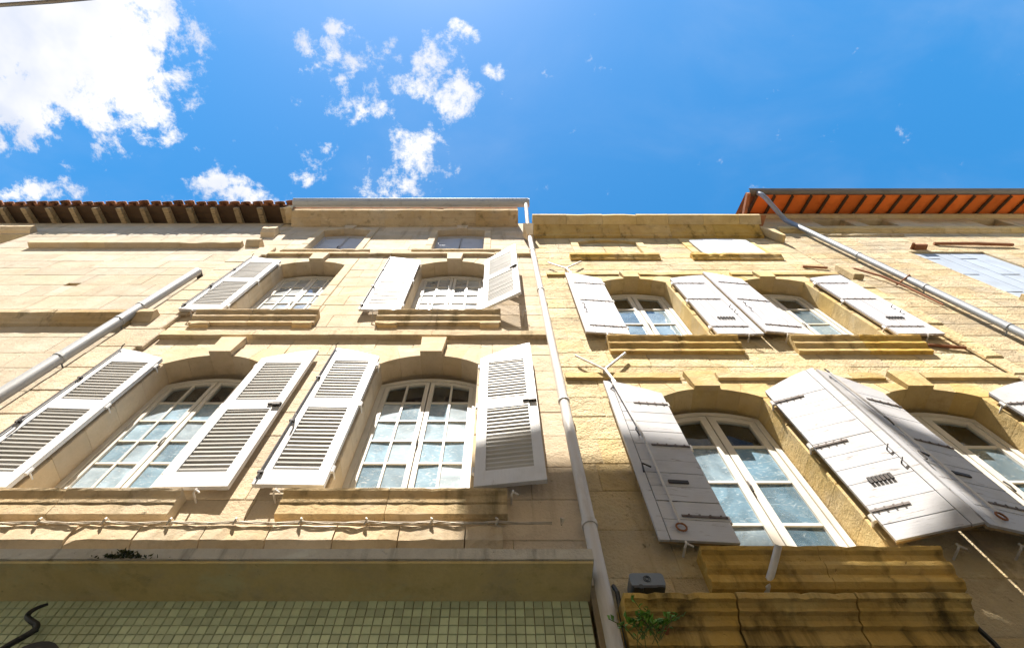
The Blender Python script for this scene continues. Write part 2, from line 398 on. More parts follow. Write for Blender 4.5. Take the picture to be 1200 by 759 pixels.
def thing(name, label, cat, loc, group=None):
    o = bpy.data.objects.new(name, None); COL.objects.link(o)
    o.location = loc; o.empty_display_size = 0.2
    o['label'] = label; o['category'] = cat
    if group:
        o['group'] = group
    ROOT[o.name] = Vector(loc)
    return o
def obj(name, mb, mat, parent=None, label=None, local=False):
    """one mesh object; geometry given in metres of the place, stored relative to its thing"""
    off = Vector((0, 0, 0))
    if parent is not None and not local:
        off = ROOT[parent.name]
    o = bpy.data.objects.new(name, mb.mesh(name, off)); COL.objects.link(o)
    o.data.materials.append(M[mat])
    if parent is not None:
        o.parent = parent; ROOT[o.name] = off
    else:
        ROOT[o.name] = off
    if label:
        o['label'] = label
    return o
def place(name, me, parent, loc, rot=None):
    o = bpy.data.objects.new(name, me); COL.objects.link(o)
    o.parent = parent; o.location = loc
    if rot:
        o.rotation_euler = rot
    return o
def top(o, label, cat, group=None):
    o['label'] = label; o['category'] = cat
    if group:
        o['group'] = group
    return o
def structure(o):
    o['kind'] = 'structure'; return o
def subtract(r, h):
    x0, x1, z0, z1 = r; a0, a1, b0, b1 = h
    if a1 <= x0 or a0 >= x1 or b1 <= z0 or b0 >= z1:
        return [r]
    out = []
    if a0 > x0: out.append((x0, a0, z0, z1))
    if a1 < x1: out.append((a1, x1, z0, z1))
    m0, m1 = max(x0, a0), min(x1, a1)
    if b0 > z0: out.append((m0, m1, z0, b0))
    if b1 < z1: out.append((m0, m1, b1, z1))
    return out
def minus(rects, holes):
    for h in holes:
        rects = [q for r in rects for q in subtract(r, h)]
    return rects
def backing(house, x0, x1, z0, z1, holes, y=0.006, thick=0.42, mat='mortar'):
    mb = MB()
    for (a, b, c, d) in minus([(x0, x1, z0, z1)], holes):
        mb.box(a, b, y, thick, c, d)
    return obj('wall', mb, mat, house)
def ashlar(house, wall, x0, x1, zs, l0, l1, holes, mat, jit=0.003, gap=0.006, uneven=0.004, ch=0.006, name='stone_block'):
    """coursed blocks between the openings, each an object under the wall"""
    for i in range(len(zs) - 1):
        z0, z1 = zs[i], zs[i + 1]
        x = x0 - (random.uniform(0, l0))
        while x < x1:
            w = random.uniform(l0, l1)
            a, b = max(x, x0), min(x + w, x1)
            x += w
            if x1 - x < l0 * 0.45:
                b = x1; x = x1
            if b - a < 0.05:
                continue
            for (p, q, r, s_) in minus([(a, b, z0, z1)], holes):
                if q - p < 0.035 or s_ - r < 0.03:
                    continue
                mb = MB().block(p + gap / 2, q - gap / 2, r + gap / 2, s_ - gap / 2, random.uniform(-uneven, uneven), 0.05, ch, jit)
                obj(name, mb, mat, wall)
def steps(a, b, h, var=0.12):
    n = max(1, round((b - a) / h)); ws = [random.uniform(1 - var, 1 + var) for _ in range(n)]
    t = sum(ws); z = [a]
    for w in ws:
        z.append(z[-1] + (b - a) * w / t)
    z[-1] = b
    return z

def arc_z(x, c, half, zs, za):
    """height of a segmental arch at x"""
    rise = za - zs
    if rise < 1e-4:
        return za
    rad = (half * half + rise * rise) / (2 * rise)
    d = min(abs(x - c), half)
    return za - rad + math.sqrt(max(rad * rad - d * d, 0))
def surround(house, c, half, zb, zs, za, ztop, sw, depth, mat, proud=0.012, key=0.06, key_w=0.135, key_top=None, njamb=5, skip_key=False):
    """window opening of cut stone: jamb blocks, arch stones and a projecting keystone"""
    for s in (-1, 1):
        zz = steps(zb, zs, (zs - zb) / njamb, 0.2)
        for i in range(len(zz) - 1):
            x0, x1 = sorted((c + s * half, c + s * (half + sw)))
            obj('jamb_stone', MB().block(x0, x1, zz[i] + 0.002, zz[i + 1] - 0.002, -proud + random.uniform(-0.003, 0.003), depth, 0.007, 0.002), mat, house)
    kt = key_top or ztop
    kw0 = key_w * 0.82
    def arc_pts(xa, xb, n=5):
        return [(xa + (xb - xa) * i / n, arc_z(xa + (xb - xa) * i / n, c, half, zs, za)) for i in range(n + 1)]
    for s in (-1, 1):
        cuts = [kw0, (half + kw0) * 0.52, half]
        tops = [key_w, (half + sw) * 0.60, half + sw]
        for i in range(2):
            a0, a1 = cuts[i], cuts[i + 1]; t0, t1 = tops[i], tops[i + 1]
            low = arc_pts(c + s * (a0 + 0.002), c + s * a1)
            poly = list(low)
            if i == 1:
                poly += [(c + s * (half + sw), zs)]
            poly += [(c + s * t1, ztop), (c + s * (t0 + 0.002), ztop)]
            if s > 0:
                poly = poly[::1]
            else:
                poly = poly[::-1]
            obj('arch_stone', MB().prism(poly, -proud + random.uniform(-0.003, 0.003), depth), mat, house)
    low = arc_pts(c - kw0, c + kw0)
    if skip_key:
        obj('keystone', MB().prism(low + [(c + key_w, ztop), (c - key_w, ztop)], -proud, depth), mat, house)
    else:
        mb = MB().prism(low + [(c + key_w, kt), (c - key_w, kt)], 0.0, depth)
        mb.prism([(c - kw0 * 1.02, za - 0.018), (c + kw0 * 1.02, za - 0.018), (c + key_w, kt), (c - key_w, kt)], -key, -0.001)
        obj('keystone', mb, mat, house)

def window(house, c, half, zb, zs, za, y, cols, rows, frame_mat, glass_mat, label=None, fw=0.05, lw=0.042, mull=0.10, mun=0.022, top_frac=0.85, shaded_top=True):
    """two-leaf casement under a segmental head; every pane is a piece of its own"""
    mb = MB(); N = 10
    A = lambda x, d=0.0: arc_z(x, c, half, zs, za) - d
    # fixed frame
    for s in (-1, 1):
        x0, x1 = sorted((c + s * half, c + s * (half - fw)))
        mb.prism([(x0, zb), (x1, zb), (x1, A(x1)), (x0, A(x0))], y - 0.01, y + 0.07)
    for i in range(N):
        xa = c - half + fw + (2 * half - 2 * fw) * i / N; xb = c - half + fw + (2 * half - 2 * fw) * (i + 1) / N
        mb.prism([(xa, A(xa, fw)), (xb, A(xb, fw)), (xb, A(xb)), (xa, A(xa))], y - 0.01, y + 0.07)
    # leaves
    panes = []
    for s in (-1, 1):
        xi, xo = c + s * 0.006, c + s * (half - fw - 0.004)
        a, b = sorted((xi, xo)); yl0, yl1 = y + 0.004, y + 0.05
        ztop = lambda x: A(x, fw + 0.004)
        zb2 = zb + 0.02
        sm = mull / 2 - 0.006
        widths = (sm if s > 0 else lw, lw if s > 0 else sm)
        mb.prism([(a, zb2), (a + widths[0], zb2), (a + widths[0], ztop(a + widths[0])), (a, ztop(a))], yl0, yl1)
        mb.prism([(b - widths[1], zb2), (b, zb2), (b, ztop(b)), (b - widths[1], ztop(b - widths[1]))], yl0, yl1)
        pa, pb = a + widths[0], b - widths[1]
        mb.box(pa, pb, yl0 + 0.001, yl1, zb2, zb2 + 0.07)
        for i in range(6):
            xa = pa + (pb - pa) * i / 6; xb = pa + (pb - pa) * (i + 1) / 6
            mb.prism([(xa, ztop(xa) - lw), (xb, ztop(xb) - lw), (xb, ztop(xb)), (xa, ztop(xa))], yl0 + 0.001, yl1)
        gz0 = zb2 + 0.07; gz1 = ztop(pa if s < 0 else pb) - lw
        gz1 = min(ztop(pa), ztop(pb)) - lw
        xs = [pa + (pb - pa) * k / cols for k in range(cols + 1)]
        hh = (gz1 - gz0) / (rows - 1 + top_frac)
        zsr = [gz0 + hh * k for k in range(rows)] + [None]
        for k in range(1, cols):
            mb.prism([(xs[k] - mun / 2, gz0), (xs[k] + mun / 2, gz0), (xs[k] + mun / 2, ztop(xs[k]) - lw), (xs[k] - mun / 2, ztop(xs[k]) - lw)], yl0 + 0.005, yl1 - 0.006)
        for k in range(1, rows):
            mb.box(pa, pb, yl0 + 0.007, yl1 - 0.008, zsr[k] - mun / 2, zsr[k] + mun / 2)
        for i in range(cols):
            for k in range(rows):
                x0, x1 = xs[i], xs[i + 1]; z0 = zsr[k]
                yy = y + 0.026; tl = random.uniform(-0.004, 0.004)
                if zsr[k + 1] is not None:
                    z1 = zsr[k + 1]
                    pts = [(x0, yy + tl, z0), (x1, yy - tl, z0), (x1, yy - tl, z1), (x0, yy + tl, z1)]
                else:
                    xm = (x0 + x1) / 2
                    pts = [(x0, yy, z0), (x1, yy, z0), (x1, yy, ztop(x1) - lw), (xm, yy, ztop(xm) - lw), (x0, yy, ztop(x0) - lw)]
                panes.append((pts, glass_mat if (k < rows - 1 or not shaded_top) else 'glass_shaded'))  # top row gets darker glass to imitate shade under the arch
    w = obj('window', mb, frame_mat, house, label)
    for pts, gm in panes:
        pm = MB(); pm.face_add(pts)
        pm.face_add([(x, yq + 0.004, z) for x, yq, z in reversed(pts)])
        obj('pane', pm, gm, w)
    # handle bar
    obj('latch', MB().tube([(c, y - 0.012, (zb + zs) / 2 - 0.06), (c, y - 0.02, (zb + zs) / 2), (c, y - 0.012, (zb + zs) / 2 + 0.06)], 0.008, 6), 'iron', w)
    return w

def sill(house, prof, x0, x1, mat, extra=(), parts=2):
    """moulded stone sill, cut from two or three stones end to end"""
    xs = [x0 + (x1 - x0) * i / parts + (random.uniform(-0.06, 0.06) if 0 < i < parts else 0) for i in range(parts + 1)]
    for i in range(parts):
        obj('sill_stone', MB().moulding(prof, xs[i] + (0.002 if i else 0), xs[i + 1] - (0.002 if i < parts - 1 else 0), 0.0019, max(2, int((xs[i + 1] - xs[i]) / 0.06))), mat, house)

# slat shared by all louvred shutters: vertical front arris, sloping down towards the wall
def slat_mesh(w):
    mb = MB()
    prof = [(-0.011, 0.010), (-0.011, 0.028), (0.010, -0.017), (0.010, -0.035)]
    k = len(prof)
    for x in (-w / 2, w / 2):
        for (yy, z) in prof:
            mb.v.append((x, yy, z))
    for j in range(k):
        q = (j + 1) % k
        mb.f.append((j, q, k + q, k + j))
    mb.f += [tuple(range(k - 1, -1, -1)), tuple(range(k, 2 * k))]
    me = mb.mesh('slat'); me.materials.append(M['slat']); return me
SLAT = {}
def louvred_shutter(house, hx, side, p, zb, zh, zo, w, ang, label, mat='white', bar=True, pitch=0.054, seed=0, stile=0.085):
    """louvred leaf hung at hx; side -1 opens to the left. zh/zo: top heights at hinge and at free edge"""
    H = zo - zb; hh = zh - zb
    def topz(x):
        f = x / w
        return hh + (H - hh) * (1 - (1 - f) ** 1.5)
    mb = MB(); th = 0.019
    X = lambda x: side * x
    def pr(poly, y0, y1):
        poly = [(X(x), z) for x, z in poly]
        if side < 0: poly = poly[::-1]
        mb.prism(poly, y0, y1)
    panel_top = min(hh, H) - 0.10
    rail = 0.17; mid = 0.16
    lower = [rail, rail + (panel_top - rail - mid) * 0.54]
    upper = [lower[1] + mid, panel_top]
    pr([(0, 0), (stile, 0), (stile, topz(stile)), (0, topz(0))], -th, th)
    pr([(w - stile, 0), (w, 0), (w, topz(w)), (w - stile, topz(w - stile))], -th, th)
    pr([(stile, 0.003), (w - stile, 0.003), (w - stile, rail), (stile, rail)], -th + 0.002, th - 0.002)
    pr([(stile, lower[1]), (w - stile, lower[1]), (w - stile, upper[0]), (stile, upper[0])], -th + 0.002, th - 0.002)
    n = 5
    tp = [(stile + (w - 2 * stile) * i / n, topz(stile + (w - 2 * stile) * i / n)) for i in range(n + 1)]
    pr([(stile, panel_top), (w - stile, panel_top)] + tp[::-1], -th + 0.002, th - 0.002)
    root_off = ROOT[house.name]
    o = bpy.data.objects.new('shutter', mb.mesh('shutter')); COL.objects.link(o)
    o.data.materials.append(M[mat]); o.parent = house
    o.location = (hx - root_off.x, -p - root_off.y, zb - root_off.z)
    o.rotation_euler = (0, R(random.uniform(-0.25, 0.25)), -side * R(ang))
    if label: o['label'] = label
    sw = round(w - 2 * stile, 3)
    if sw not in SLAT: SLAT[sw] = slat_mesh(sw)
    for (a, b) in (lower, upper):
        k = max(2, round((b - a) / pitch)); q = (b - a) / k
        for i in range(k):
            s_ = place('slat', SLAT[sw], o, (X(w / 2), 0, a + q * (i + 0.5) - 0.006), (R(random.uniform(-5, 5)), R(random.uniform(-0.5, 0.5)), 0))
    # long turning bar with its hooks on the free edge
    if bar:
        bm = MB().tube([(X(w - 0.02), -th - 0.016, 0.05), (X(w - 0.02), -th - 0.016, H - 0.02)], 0.008, 6)
        bm.tube([(X(w - 0.02), -th - 0.016, H - 0.02), (X(w - 0.01), -th - 0.03, H + 0.02), (X(w - 0.035), -th - 0.045, H + 0.035)], 0.006, 6)
        for z in (0.12, H * 0.36, H * 0.7):
            bm.box(X(w - 0.02) - 0.02, X(w - 0.02) + 0.02, -th - 0.024, -th + 0.001, z - 0.012, z + 0.012)
        bm.tube([(X(w - 0.02), -th - 0.02, H * 0.40), (X(w - 0.05), -th - 0.05, H * 0.37), (X(w - 0.055), -th - 0.05, H * 0.33)], 0.009, 6)
        obj('turning_bar', bm, 'iron', o, local=True)
    else:
        bm = MB().box(*(sorted((X(w - 0.13), X(w - 0.005)))), -th - 0.016, -th + 0.001, lower[1] + 0.06, lower[1] + 0.085)
        bm.box(*(sorted((X(w - 0.075), X(w - 0.008)))), -th - 0.03, -th + 0.001, lower[1] + 0.03, lower[1] + 0.07)
        obj('catch', bm, 'iron', o, local=True)
    # hinge knuckles at the wall
    for z in (0.2, hh * 0.55, hh - 0.15):
        hb = MB().tube([(X(-0.012), 0.0, z - 0.035), (X(-0.012), 0.0, z + 0.035)], 0.014, 6)
        hb.tube([(X(-0.012), 0, z), (X(-0.012), p + 0.02, z)], 0.008, 5)
        obj('hinge', hb, 'white', o, local=True)
    return o

def plank_shutter(house, hx, side, p, zb, zh, zo, w, ang, label, mat, horizontal, straps, slot=None, bar=False, strap_len=0.62, strap_dir=1):
    """boarded leaf: each board is a piece, iron straps screwed on the inner face"""
    X = lambda x: side * x
    H = zo - zb; hh = zh - zb; th = 0.02
    topz = lambda x: hh + (H - hh) * (1 - (1 - x / w) ** 1.5)
    root_off = ROOT[house.name]
    core = MB()
    poly = [(X(0.004), 0.004), (X(w - 0.004), 0.004)] + [(X(w - 0.004 - (w - 0.008) * i / 5), topz(w - 0.004 - (w - 0.008) * i / 5) - 0.006) for i in range(6)]
    if side < 0: poly = poly[::-1]
    core.prism(poly, 0.0, th)
    o = bpy.data.objects.new('shutter', core.mesh('shutter')); COL.objects.link(o)
    o.data.materials.append(M['rafter']); o.parent = house
    o.location = (hx - root_off.x, -p - root_off.y, zb - root_off.z)
    o.rotation_euler = (0, R(random.uniform(-0.3, 0.3)), -side * R(ang))
    if label: o['label'] = label
    def board(pts):
        pts = [(X(x), z) for x, z in pts]
        if side < 0: pts = pts[::-1]
        obj('plank', MB().prism(pts, -th - random.uniform(0, 0.003), -0.0005), mat, o, local=True)
    g = 0.006
    if horizontal:
        edge = 0.075
        board([(w - edge + g, 0), (w, 0), (w, topz(w)), (w - edge + g, topz(w - edge))])
        zz = steps(0, hh - 0.02, 0.165, 0.22)
        for i in range(len(zz) - 1):
            z0, z1 = zz[i] + g / 2, zz[i + 1] - g / 2
            if i == len(zz) - 2:
                n = 5
                pts = [(0, z0), (w - edge, z0)] + [((w - edge) * (1 - k / n), topz((w - edge) * (1 - k / n))) for k in range(n + 1)]
                board(pts)
            else:
                board([(0, z0), (w - edge, z0), (w - edge, z1), (0, z1)])
    else:
        xx = steps(0, w, w / 5.0, 0.15)
        for i in range(len(xx) - 1):
            a, b = xx[i] + g / 2, xx[i + 1] - g / 2
            board([(a, 0), (b, 0), (b, topz(b)), (a, topz(a))])
    for z in straps:
        sb = MB(); a, b = 0.0, w * strap_len
        sb.box(*(sorted((X(a), X(b)))), -th - 0.009, -th - 0.0035, z - 0.009, z + 0.009)
        for k in range(4):
            xk = X(a + (b - a) * (k + 0.6) / 4.3)
            sb.box(xk - 0.006, xk + 0.006, -th - 0.014, -th - 0.008, z - 0.013, z + 0.013)
        obj('strap_hinge', sb, 'strap', o, local=True)
    if slot:
        z, x0, x1 = slot
        sb = MB(); n = 6
        sb.box(*(sorted((X(x0), X(x1)))), -th - 0.008, -th - 0.0035, z - 0.006, z + 0.006)
        for k in range(n):
            xk = X(x0 + (x1 - x0) * (k + 0.5) / n)
            sb.box(xk - 0.011, xk + 0.011, -th - 0.016, -th - 0.0045, z - 0.03, z + 0.028)
        obj('rack_plate', sb, 'iron', o, local=True)
    if bar:
        bm = MB().tube([(X(w - 0.17), -th - 0.02, 0.13), (X(w - 0.16), -th - 0.025, H * 0.55), (X(w - 0.07), -th - 0.03, H - 0.03)], 0.009, 6)
        obj('stay_bar', bm, 'pipe_white', o, local=True)
        ring = [(X(w - 0.17) + 0.034 * math.cos(a * 0.5236), -th - 0.018, 0.10 + 0.034 * math.sin(a * 0.5236)) for a in range(13)]
        obj('iron_ring', MB().tube(ring, 0.007, 6, False), 'rust', o, local=True)
        rb = MB().tube([(X(w - 0.12), -th - 0.03, H * 0.34), (X(w - 0.06), -th - 0.03, H * 0.36), (X(w - 0.05), -th - 0.03, H * 0.31)], 0.008, 6)
        obj('hook_iron', rb, 'iron', o, local=True)
        rb = MB().tube([(X(w - 0.13), -th - 0.03, H * 0.60), (X(w - 0.11), -th - 0.045, H * 0.57), (X(w - 0.13), -th - 0.03, H * 0.54)], 0.006, 6)
        obj('hook_iron', rb, 'iron', o, local=True)
        rb = MB().tube([(X(w - 0.07), -th - 0.03, H - 0.03), (X(w - 0.03), -th - 0.04, H - 0.06), (X(w - 0.06), -th - 0.04, H - 0.10)], 0.006, 6)
        obj('hook_iron', rb, 'iron', o, local=True)
        obj('iron_plate', MB().box(*(sorted((X(w - 0.22), X(w - 0.37)))), -th - 0.014, -th - 0.003, H * 0.27, H * 0.27 + 0.03), 'iron', o, local=True)
    else:
        # small hooks on the free edge
        for z in (H * 0.30, H * 0.38):
            rb = MB().tube([(X(w - 0.1), -th - 0.003, z), (X(w - 0.1), -th - 0.025, z), (X(w - 0.075), -th - 0.03, z + 0.03)], 0.006, 5)
            obj('hook_iron', rb, 'iron', o, local=True)
    for z in (0.22, hh * 0.55, hh - 0.18):
        hb = MB().tube([(X(-0.014), 0.0, z - 0.03), (X(-0.014), 0.0, z + 0.03)], 0.016, 7)
        hb.tube([(X(-0.014), 0, z), (X(-0.014), p + 0.02, z)], 0.01, 5)
        obj('hinge', hb, 'pipe_white', o, local=True)
    return o
def shutter_stop(house, x, z, mat='pipe_white'):
    mb = MB().tube([(x, 0.02, z), (x, -0.085, z), (x + 0.012, -0.10, z + 0.015), (x + 0.012, -0.10, z + 0.035)], 0.008, 6)
    mb.tube([(x + 0.012, -0.098, z + 0.02), (x + 0.05, -0.098, z - 0.008)], 0.007, 6)
    obj('shutter_stop', mb, mat, house)
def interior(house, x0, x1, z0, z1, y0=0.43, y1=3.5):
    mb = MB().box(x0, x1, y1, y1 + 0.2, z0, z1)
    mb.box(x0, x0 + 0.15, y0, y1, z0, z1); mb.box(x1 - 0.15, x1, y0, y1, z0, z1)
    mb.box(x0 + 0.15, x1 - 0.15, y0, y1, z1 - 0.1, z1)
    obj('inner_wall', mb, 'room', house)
def floors(house, x0, x1, zs):
    for z in zs:
        obj('floor_slab', MB().box(x0, x1, 0.43, 3.49, z, z + 0.25), 'room', house)
def half_gutter(x0, x1, p, z, r, mat_parent, mat, seams=0.7, name='gutter'):
    mb = MB(); n = 10
    prof = []
    for i in range(n + 1):
        a = math.pi * i / n
        prof.append((p + r * math.cos(a), z - r * math.sin(a)))
    inner = [(p + (r - 0.006) * math.cos(math.pi * i / n), z - (r - 0.006) * math.sin(math.pi * i / n)) for i in range(n, -1, -1)]
    mb.moulding(prof + inner, x0, x1)
    mb.tube([(x0, -p - r, z), (x1, -p - r, z)], 0.012, 6)
    x = x0 + 0.4
    while x < x1:
        q = [(pp if abs(pp - p) > 1e-6 else pp, zz) for pp, zz in [(p + (r + 0.003) * math.cos(math.pi * i / n), z - (r + 0.003) * math.sin(math.pi * i / n)) for i in range(n + 1)]]
        q2 = [(p + (r + 0.0005) * math.cos(math.pi * i / n), z - (r + 0.0005) * math.sin(math.pi * i / n)) for i in range(n, -1, -1)]
        mb.moulding(q + q2, x, x + 0.018)
        x += seams
    return obj(name, mb, mat, mat_parent)

# ================================================================ GROUND
g = MB().box(-60, 60, -60, 60, -0.3, 0.0)
structure(obj('street', g, 'paving'))

# ================================================================ HOUSE A (louvred shutters)
WA = [(-3.09, 0.53), (-0.74, 0.53)]
ha = thing('house', 'cream limestone house with white louvred shutters above a green tiled shop front', 'house', (-1.95, 0, 0))
AX0, AX1 = -4.60, 0.66
sw = 0.15
holesA = []
for c, h in WA:
    holesA.append((c - h - sw, c + h + sw, 4.74, 7.22))
    holesA.append((c - h - sw, c + h + sw, 8.15, 10.72))
    holesA.append((c - 0.48 - 0.13, c + 0.48 + 0.13, 11.12, 12.90))
wa = backing(ha, AX0, AX1, 4.0, 13.37, holesA)
obj('shop_wall', MB().box(AX0, 0.545, 0.03, 0.42, 0.0, 3.90), 'grout', ha)
obj('wall_base', MB().box(0.56, AX1, 0.01, 0.42, 0.0, 3.999), 'mortar', ha)
zA = [4.0, 4.36] + steps(4.36, 7.49, 0.39)[1:] + steps(7.49, 10.9, 0.38)[1:] + steps(10.9, 13.05, 0.36)[1:]
ashlar(ha, wa, AX0, AX1, zA, 0.55, 0.95, holesA, 'stone_a', 0.0015, 0.004, 0.002, 0.003)
for c, h in WA:
    surround(ha, c, h, 4.74, 6.85, 7.05, 7.22, sw, 0.30, 'trim_a', 0.012, 0.075, 0.145, 7.40, 5)
    surround(ha, c, h, 8.15, 10.37, 10.56, 10.72, sw, 0.30, 'trim_a', 0.012, 0.07, 0.14, 10.88, 5)
    surround(ha, c, 0.48, 11.12, 12.66, 12.76, 12.90, 0.13, 0.24, 'trim_a', 0.02, 0.05, 0.12, 12.98, 3)
SILLA = lambda z: [(0.0, z - 0.235), (0.05, z - 0.235), (0.082, z - 0.222), (0.084, z - 0.132), (0.072, z - 0.130), (0.092, z - 0.118), (0.096, z - 0.092), (0.078, z - 0.090), (0.088, z - 0.05), (0.115, z - 0.022), (0.12, z - 0.003), (0.112, z), (0.0, z)]
SILLA3 = lambda z: [(0.0, z - 0.27), (0.05, z - 0.27), (0.05, z - 0.215), (0.035, z - 0.215), (0.06, z - 0.165), (0.085, z - 0.14), (0.085, z - 0.095), (0.07, z - 0.095), (0.085, z - 0.055), (0.12, z - 0.025), (0.125, z - 0.003), (0.12, z), (0.0, z)]
for c, h in WA:
    sill(ha, SILLA(4.74), c - 0.80, c + 0.81, 'mould_a')
    sill(ha, SILLA3(8.15), c - 0.80, c + 0.78, 'mould_a')
    for s in (-1, 1):
        x = c + s * 0.64
        obj('sill_bracket', MB().moulding([(0, 7.82), (0.045, 7.82), (0.06, 7.845), (0.06, 7.878), (0, 7.878)], x - 0.12, x + 0.12, 0.002, 2), 'mould_a', ha)
    sill(ha, [(0, 11.03), (0.04, 11.03), (0.07, 11.07), (0.075, 11.118), (0, 11.12)], c - 0.80, c + 0.80, 'mould_a')
    # opening floors (inside sills)
    obj('inner_sill', MB().box(c - h, c + h, 0.001, 0.36, 4.66, 4.738).box(c - h, c + h, 0.001, 0.36, 8.07, 8.148), 'trim_a', ha)
# ledge of short stones under the lower sills
x = AX0 + 0.02
while x < 0.02:
    b = min(x + random.uniform(0.42, 0.47), 0.04)
    obj('ledge_stone', MB().moulding([(0, 4.20), (0.02, 4.20), (0.06, 4.255), (0.084, 4.285), (0.086, 4.40), (0.07, 4.42), (0, 4.44)], x + 0.004, b - 0.004, 0.005, 6), 'trim_a', ha)
    x = b
# string courses, cut into lengths
def string(house, prof, x0, x1, mat, step=1.1, wob=0.002):
    x = x0
    while x < x1 - 0.01:
        b = min(x + step * random.uniform(0.8, 1.2), x1)
        if x1 - b < 0.3: b = x1
        obj('string_course', MB().moulding(prof, x + 0.0015, b - 0.0015, wob, max(2, int((b - x) / 0.15))), mat, house)
        x = b
string(ha, [(0, 7.485), (0.062, 7.49), (0.065, 7.60), (0.055, 7.615), (0, 7.62)], -4.03, AX1 - 0.005, 'mould_a')
string(ha, [(0, 10.895), (0.052, 10.90), (0.055, 10.985), (0.045, 11.0), (0, 11.005)], -4.35, AX1 - 0.005, 'mould_a')
# corner pilaster beside the grey pipe
zz = steps(4.05, 11.30, 0.46)
for i in range(len(zz) - 1):
    w_ = 0.53 if i % 2 else 0.46
    obj('quoin', MB().block(-4.58, -4.58 + w_, zz[i] + 0.003, zz[i + 1] - 0.003, -0.055 + random.uniform(-0.004, 0.004), -0.006, 0.008, 0.002), 'stone_a', ha)
obj('quoin_capital', MB().moulding([(0, 11.31), (0.07, 11.31), (0.11, 11.36), (0.16, 11.42), (0.16, 11.50), (0, 11.54)], -4.62, -4.36, 0.003, 3), 'trim_a', ha)
obj('corbel', MB().moulding([(0, 12.20), (0.09, 12.24), (0.15, 12.34), (0.15, 12.46), (0, 12.52)], -4.70, -4.42, 0.003, 3), 'trim_a', ha)
# cornice under the zinc gutter
CORN = [(0, 13.04), (0.04, 13.05), (0.05, 13.075), (0.13, 13.11), (0.16, 13.13), (0.17, 13.16), (0.27, 13.20), (0.31, 13.235), (0.325, 13.33), (0, 13.37)]
x = -4.39
while x < 0.43:
    b = min(x + random.uniform(0.5, 0.8), 0.44)
    if 0.44 - b < 0.2: b = 0.44
    obj('cornice_stone', MB().moulding(CORN, x + 0.002, b - 0.002, 0.003, 4), 'mould_a', ha)
    x = b
half_gutter(-4.36, 0.66, 0.445, 13.34, 0.092, ha, 'zinc', 0.42)
obj('roof', MB().prism([(AX0 + 0.2, 13.375), (0.43, 13.375), (0.43, 13.42), (AX0 + 0.2, 13.42)], -0.34, 0.45), 'tile', ha)
rf = MB(); rf.face_add([(AX0, 0.0, 13.46), (0.45, 0.0, 13.46), (0.45, 5.0, 15.0), (AX0, 5.0, 15.0)]); rf.face_add([(AX0, 0.0, 13.44), (AX0, 5.0, 14.98), (0.45, 5.0, 14.98), (0.45, 0.0, 13.44)])
obj('roof_slope', rf, 'tile', ha)
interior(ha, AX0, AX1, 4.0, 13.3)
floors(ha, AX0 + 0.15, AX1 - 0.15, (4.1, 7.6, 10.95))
# windows
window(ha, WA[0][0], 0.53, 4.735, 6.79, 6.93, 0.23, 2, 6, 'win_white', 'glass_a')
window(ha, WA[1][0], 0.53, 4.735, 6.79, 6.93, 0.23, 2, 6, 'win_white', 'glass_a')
window(ha, WA[0][0], 0.53, 8.145, 10.31, 10.45, 0.23, 2, 6, 'win_white', 'glass_w', shaded_top=False)
window(ha, WA[1][0], 0.53, 8.145, 10.31, 10.45, 0.23, 2, 6, 'win_white', 'glass_w', shaded_top=False)
for c, h in WA:
    window(ha, c, 0.48, 11.11, 12.62, 12.70, 0.12, 1, 1, 'pale_grey', 'pale_panel', shaded_top=False, fw=0.025, lw=0.02, mull=0.035, top_frac=1.0)
# pleated white curtains just behind the glass
for c, zb, zt in ((-3.09, 8.18, 10.12), (-0.74, 8.18, 10.12), (-0.74, 4.78, 6.45)):
    mb = MB(); n = 60
    for k in range(n + 1):
        x = c - 0.47 + 0.94 * k / n
        yy = 0.335 + 0.014 * math.sin(k * 1.9) + 0.006 * math.sin(k * 0.7)
        mb.v += [(x, yy, zb), (x, yy, zt)]
    for k in range(n):
        mb.f.append((2 * k, 2 * k + 2, 2 * k + 3, 2 * k + 1))
    obj('curtain', mb, 'curtain', ha)
# shutters
louvred_shutter(ha, -3.63, -1, 0.055, 4.80, 6.86, 7.05, 0.56, 2, 'left leaf of the left lower window')
louvred_shutter(ha, -2.55, 1, 0.055, 4.80, 6.86, 7.05, 0.56, 1, 'right leaf of the left lower window', bar=False)
louvred_shutter(ha, -1.28, -1, 0.075, 4.80, 6.86, 7.05, 0.53, 1, 'left leaf of the lower window beside the white downpipe')
louvred_shutter(ha, -0.175, 1, 0.06, 4.80, 6.84, 7.10, 0.545, 7, 'right leaf of the lower window beside the white downpipe', bar=False)
louvred_shutter(ha, -3.63, -1, 0.06, 8.22, 10.38, 10.54, 0.55, 2, 'single leaf left of the upper left window')
louvred_shutter(ha, -1.28, -1, 0.06, 8.22, 10.38, 10.54, 0.54, 2, 'left leaf of the upper window beside the white downpipe')
louvred_shutter(ha, -0.20, 1, 0.06, 8.25, 10.38, 10.56, 0.56, 26, 'half open leaf of the upper window, casting a striped shadow', bar=False)
for x, z in ((-2.2, 4.72), (-1.62, 4.72), (0.10, 4.70), (0.0 + 0.33, 8.14), (-1.62, 8.14), (-3.98, 8.14)):
    shutter_stop(ha, x, z)
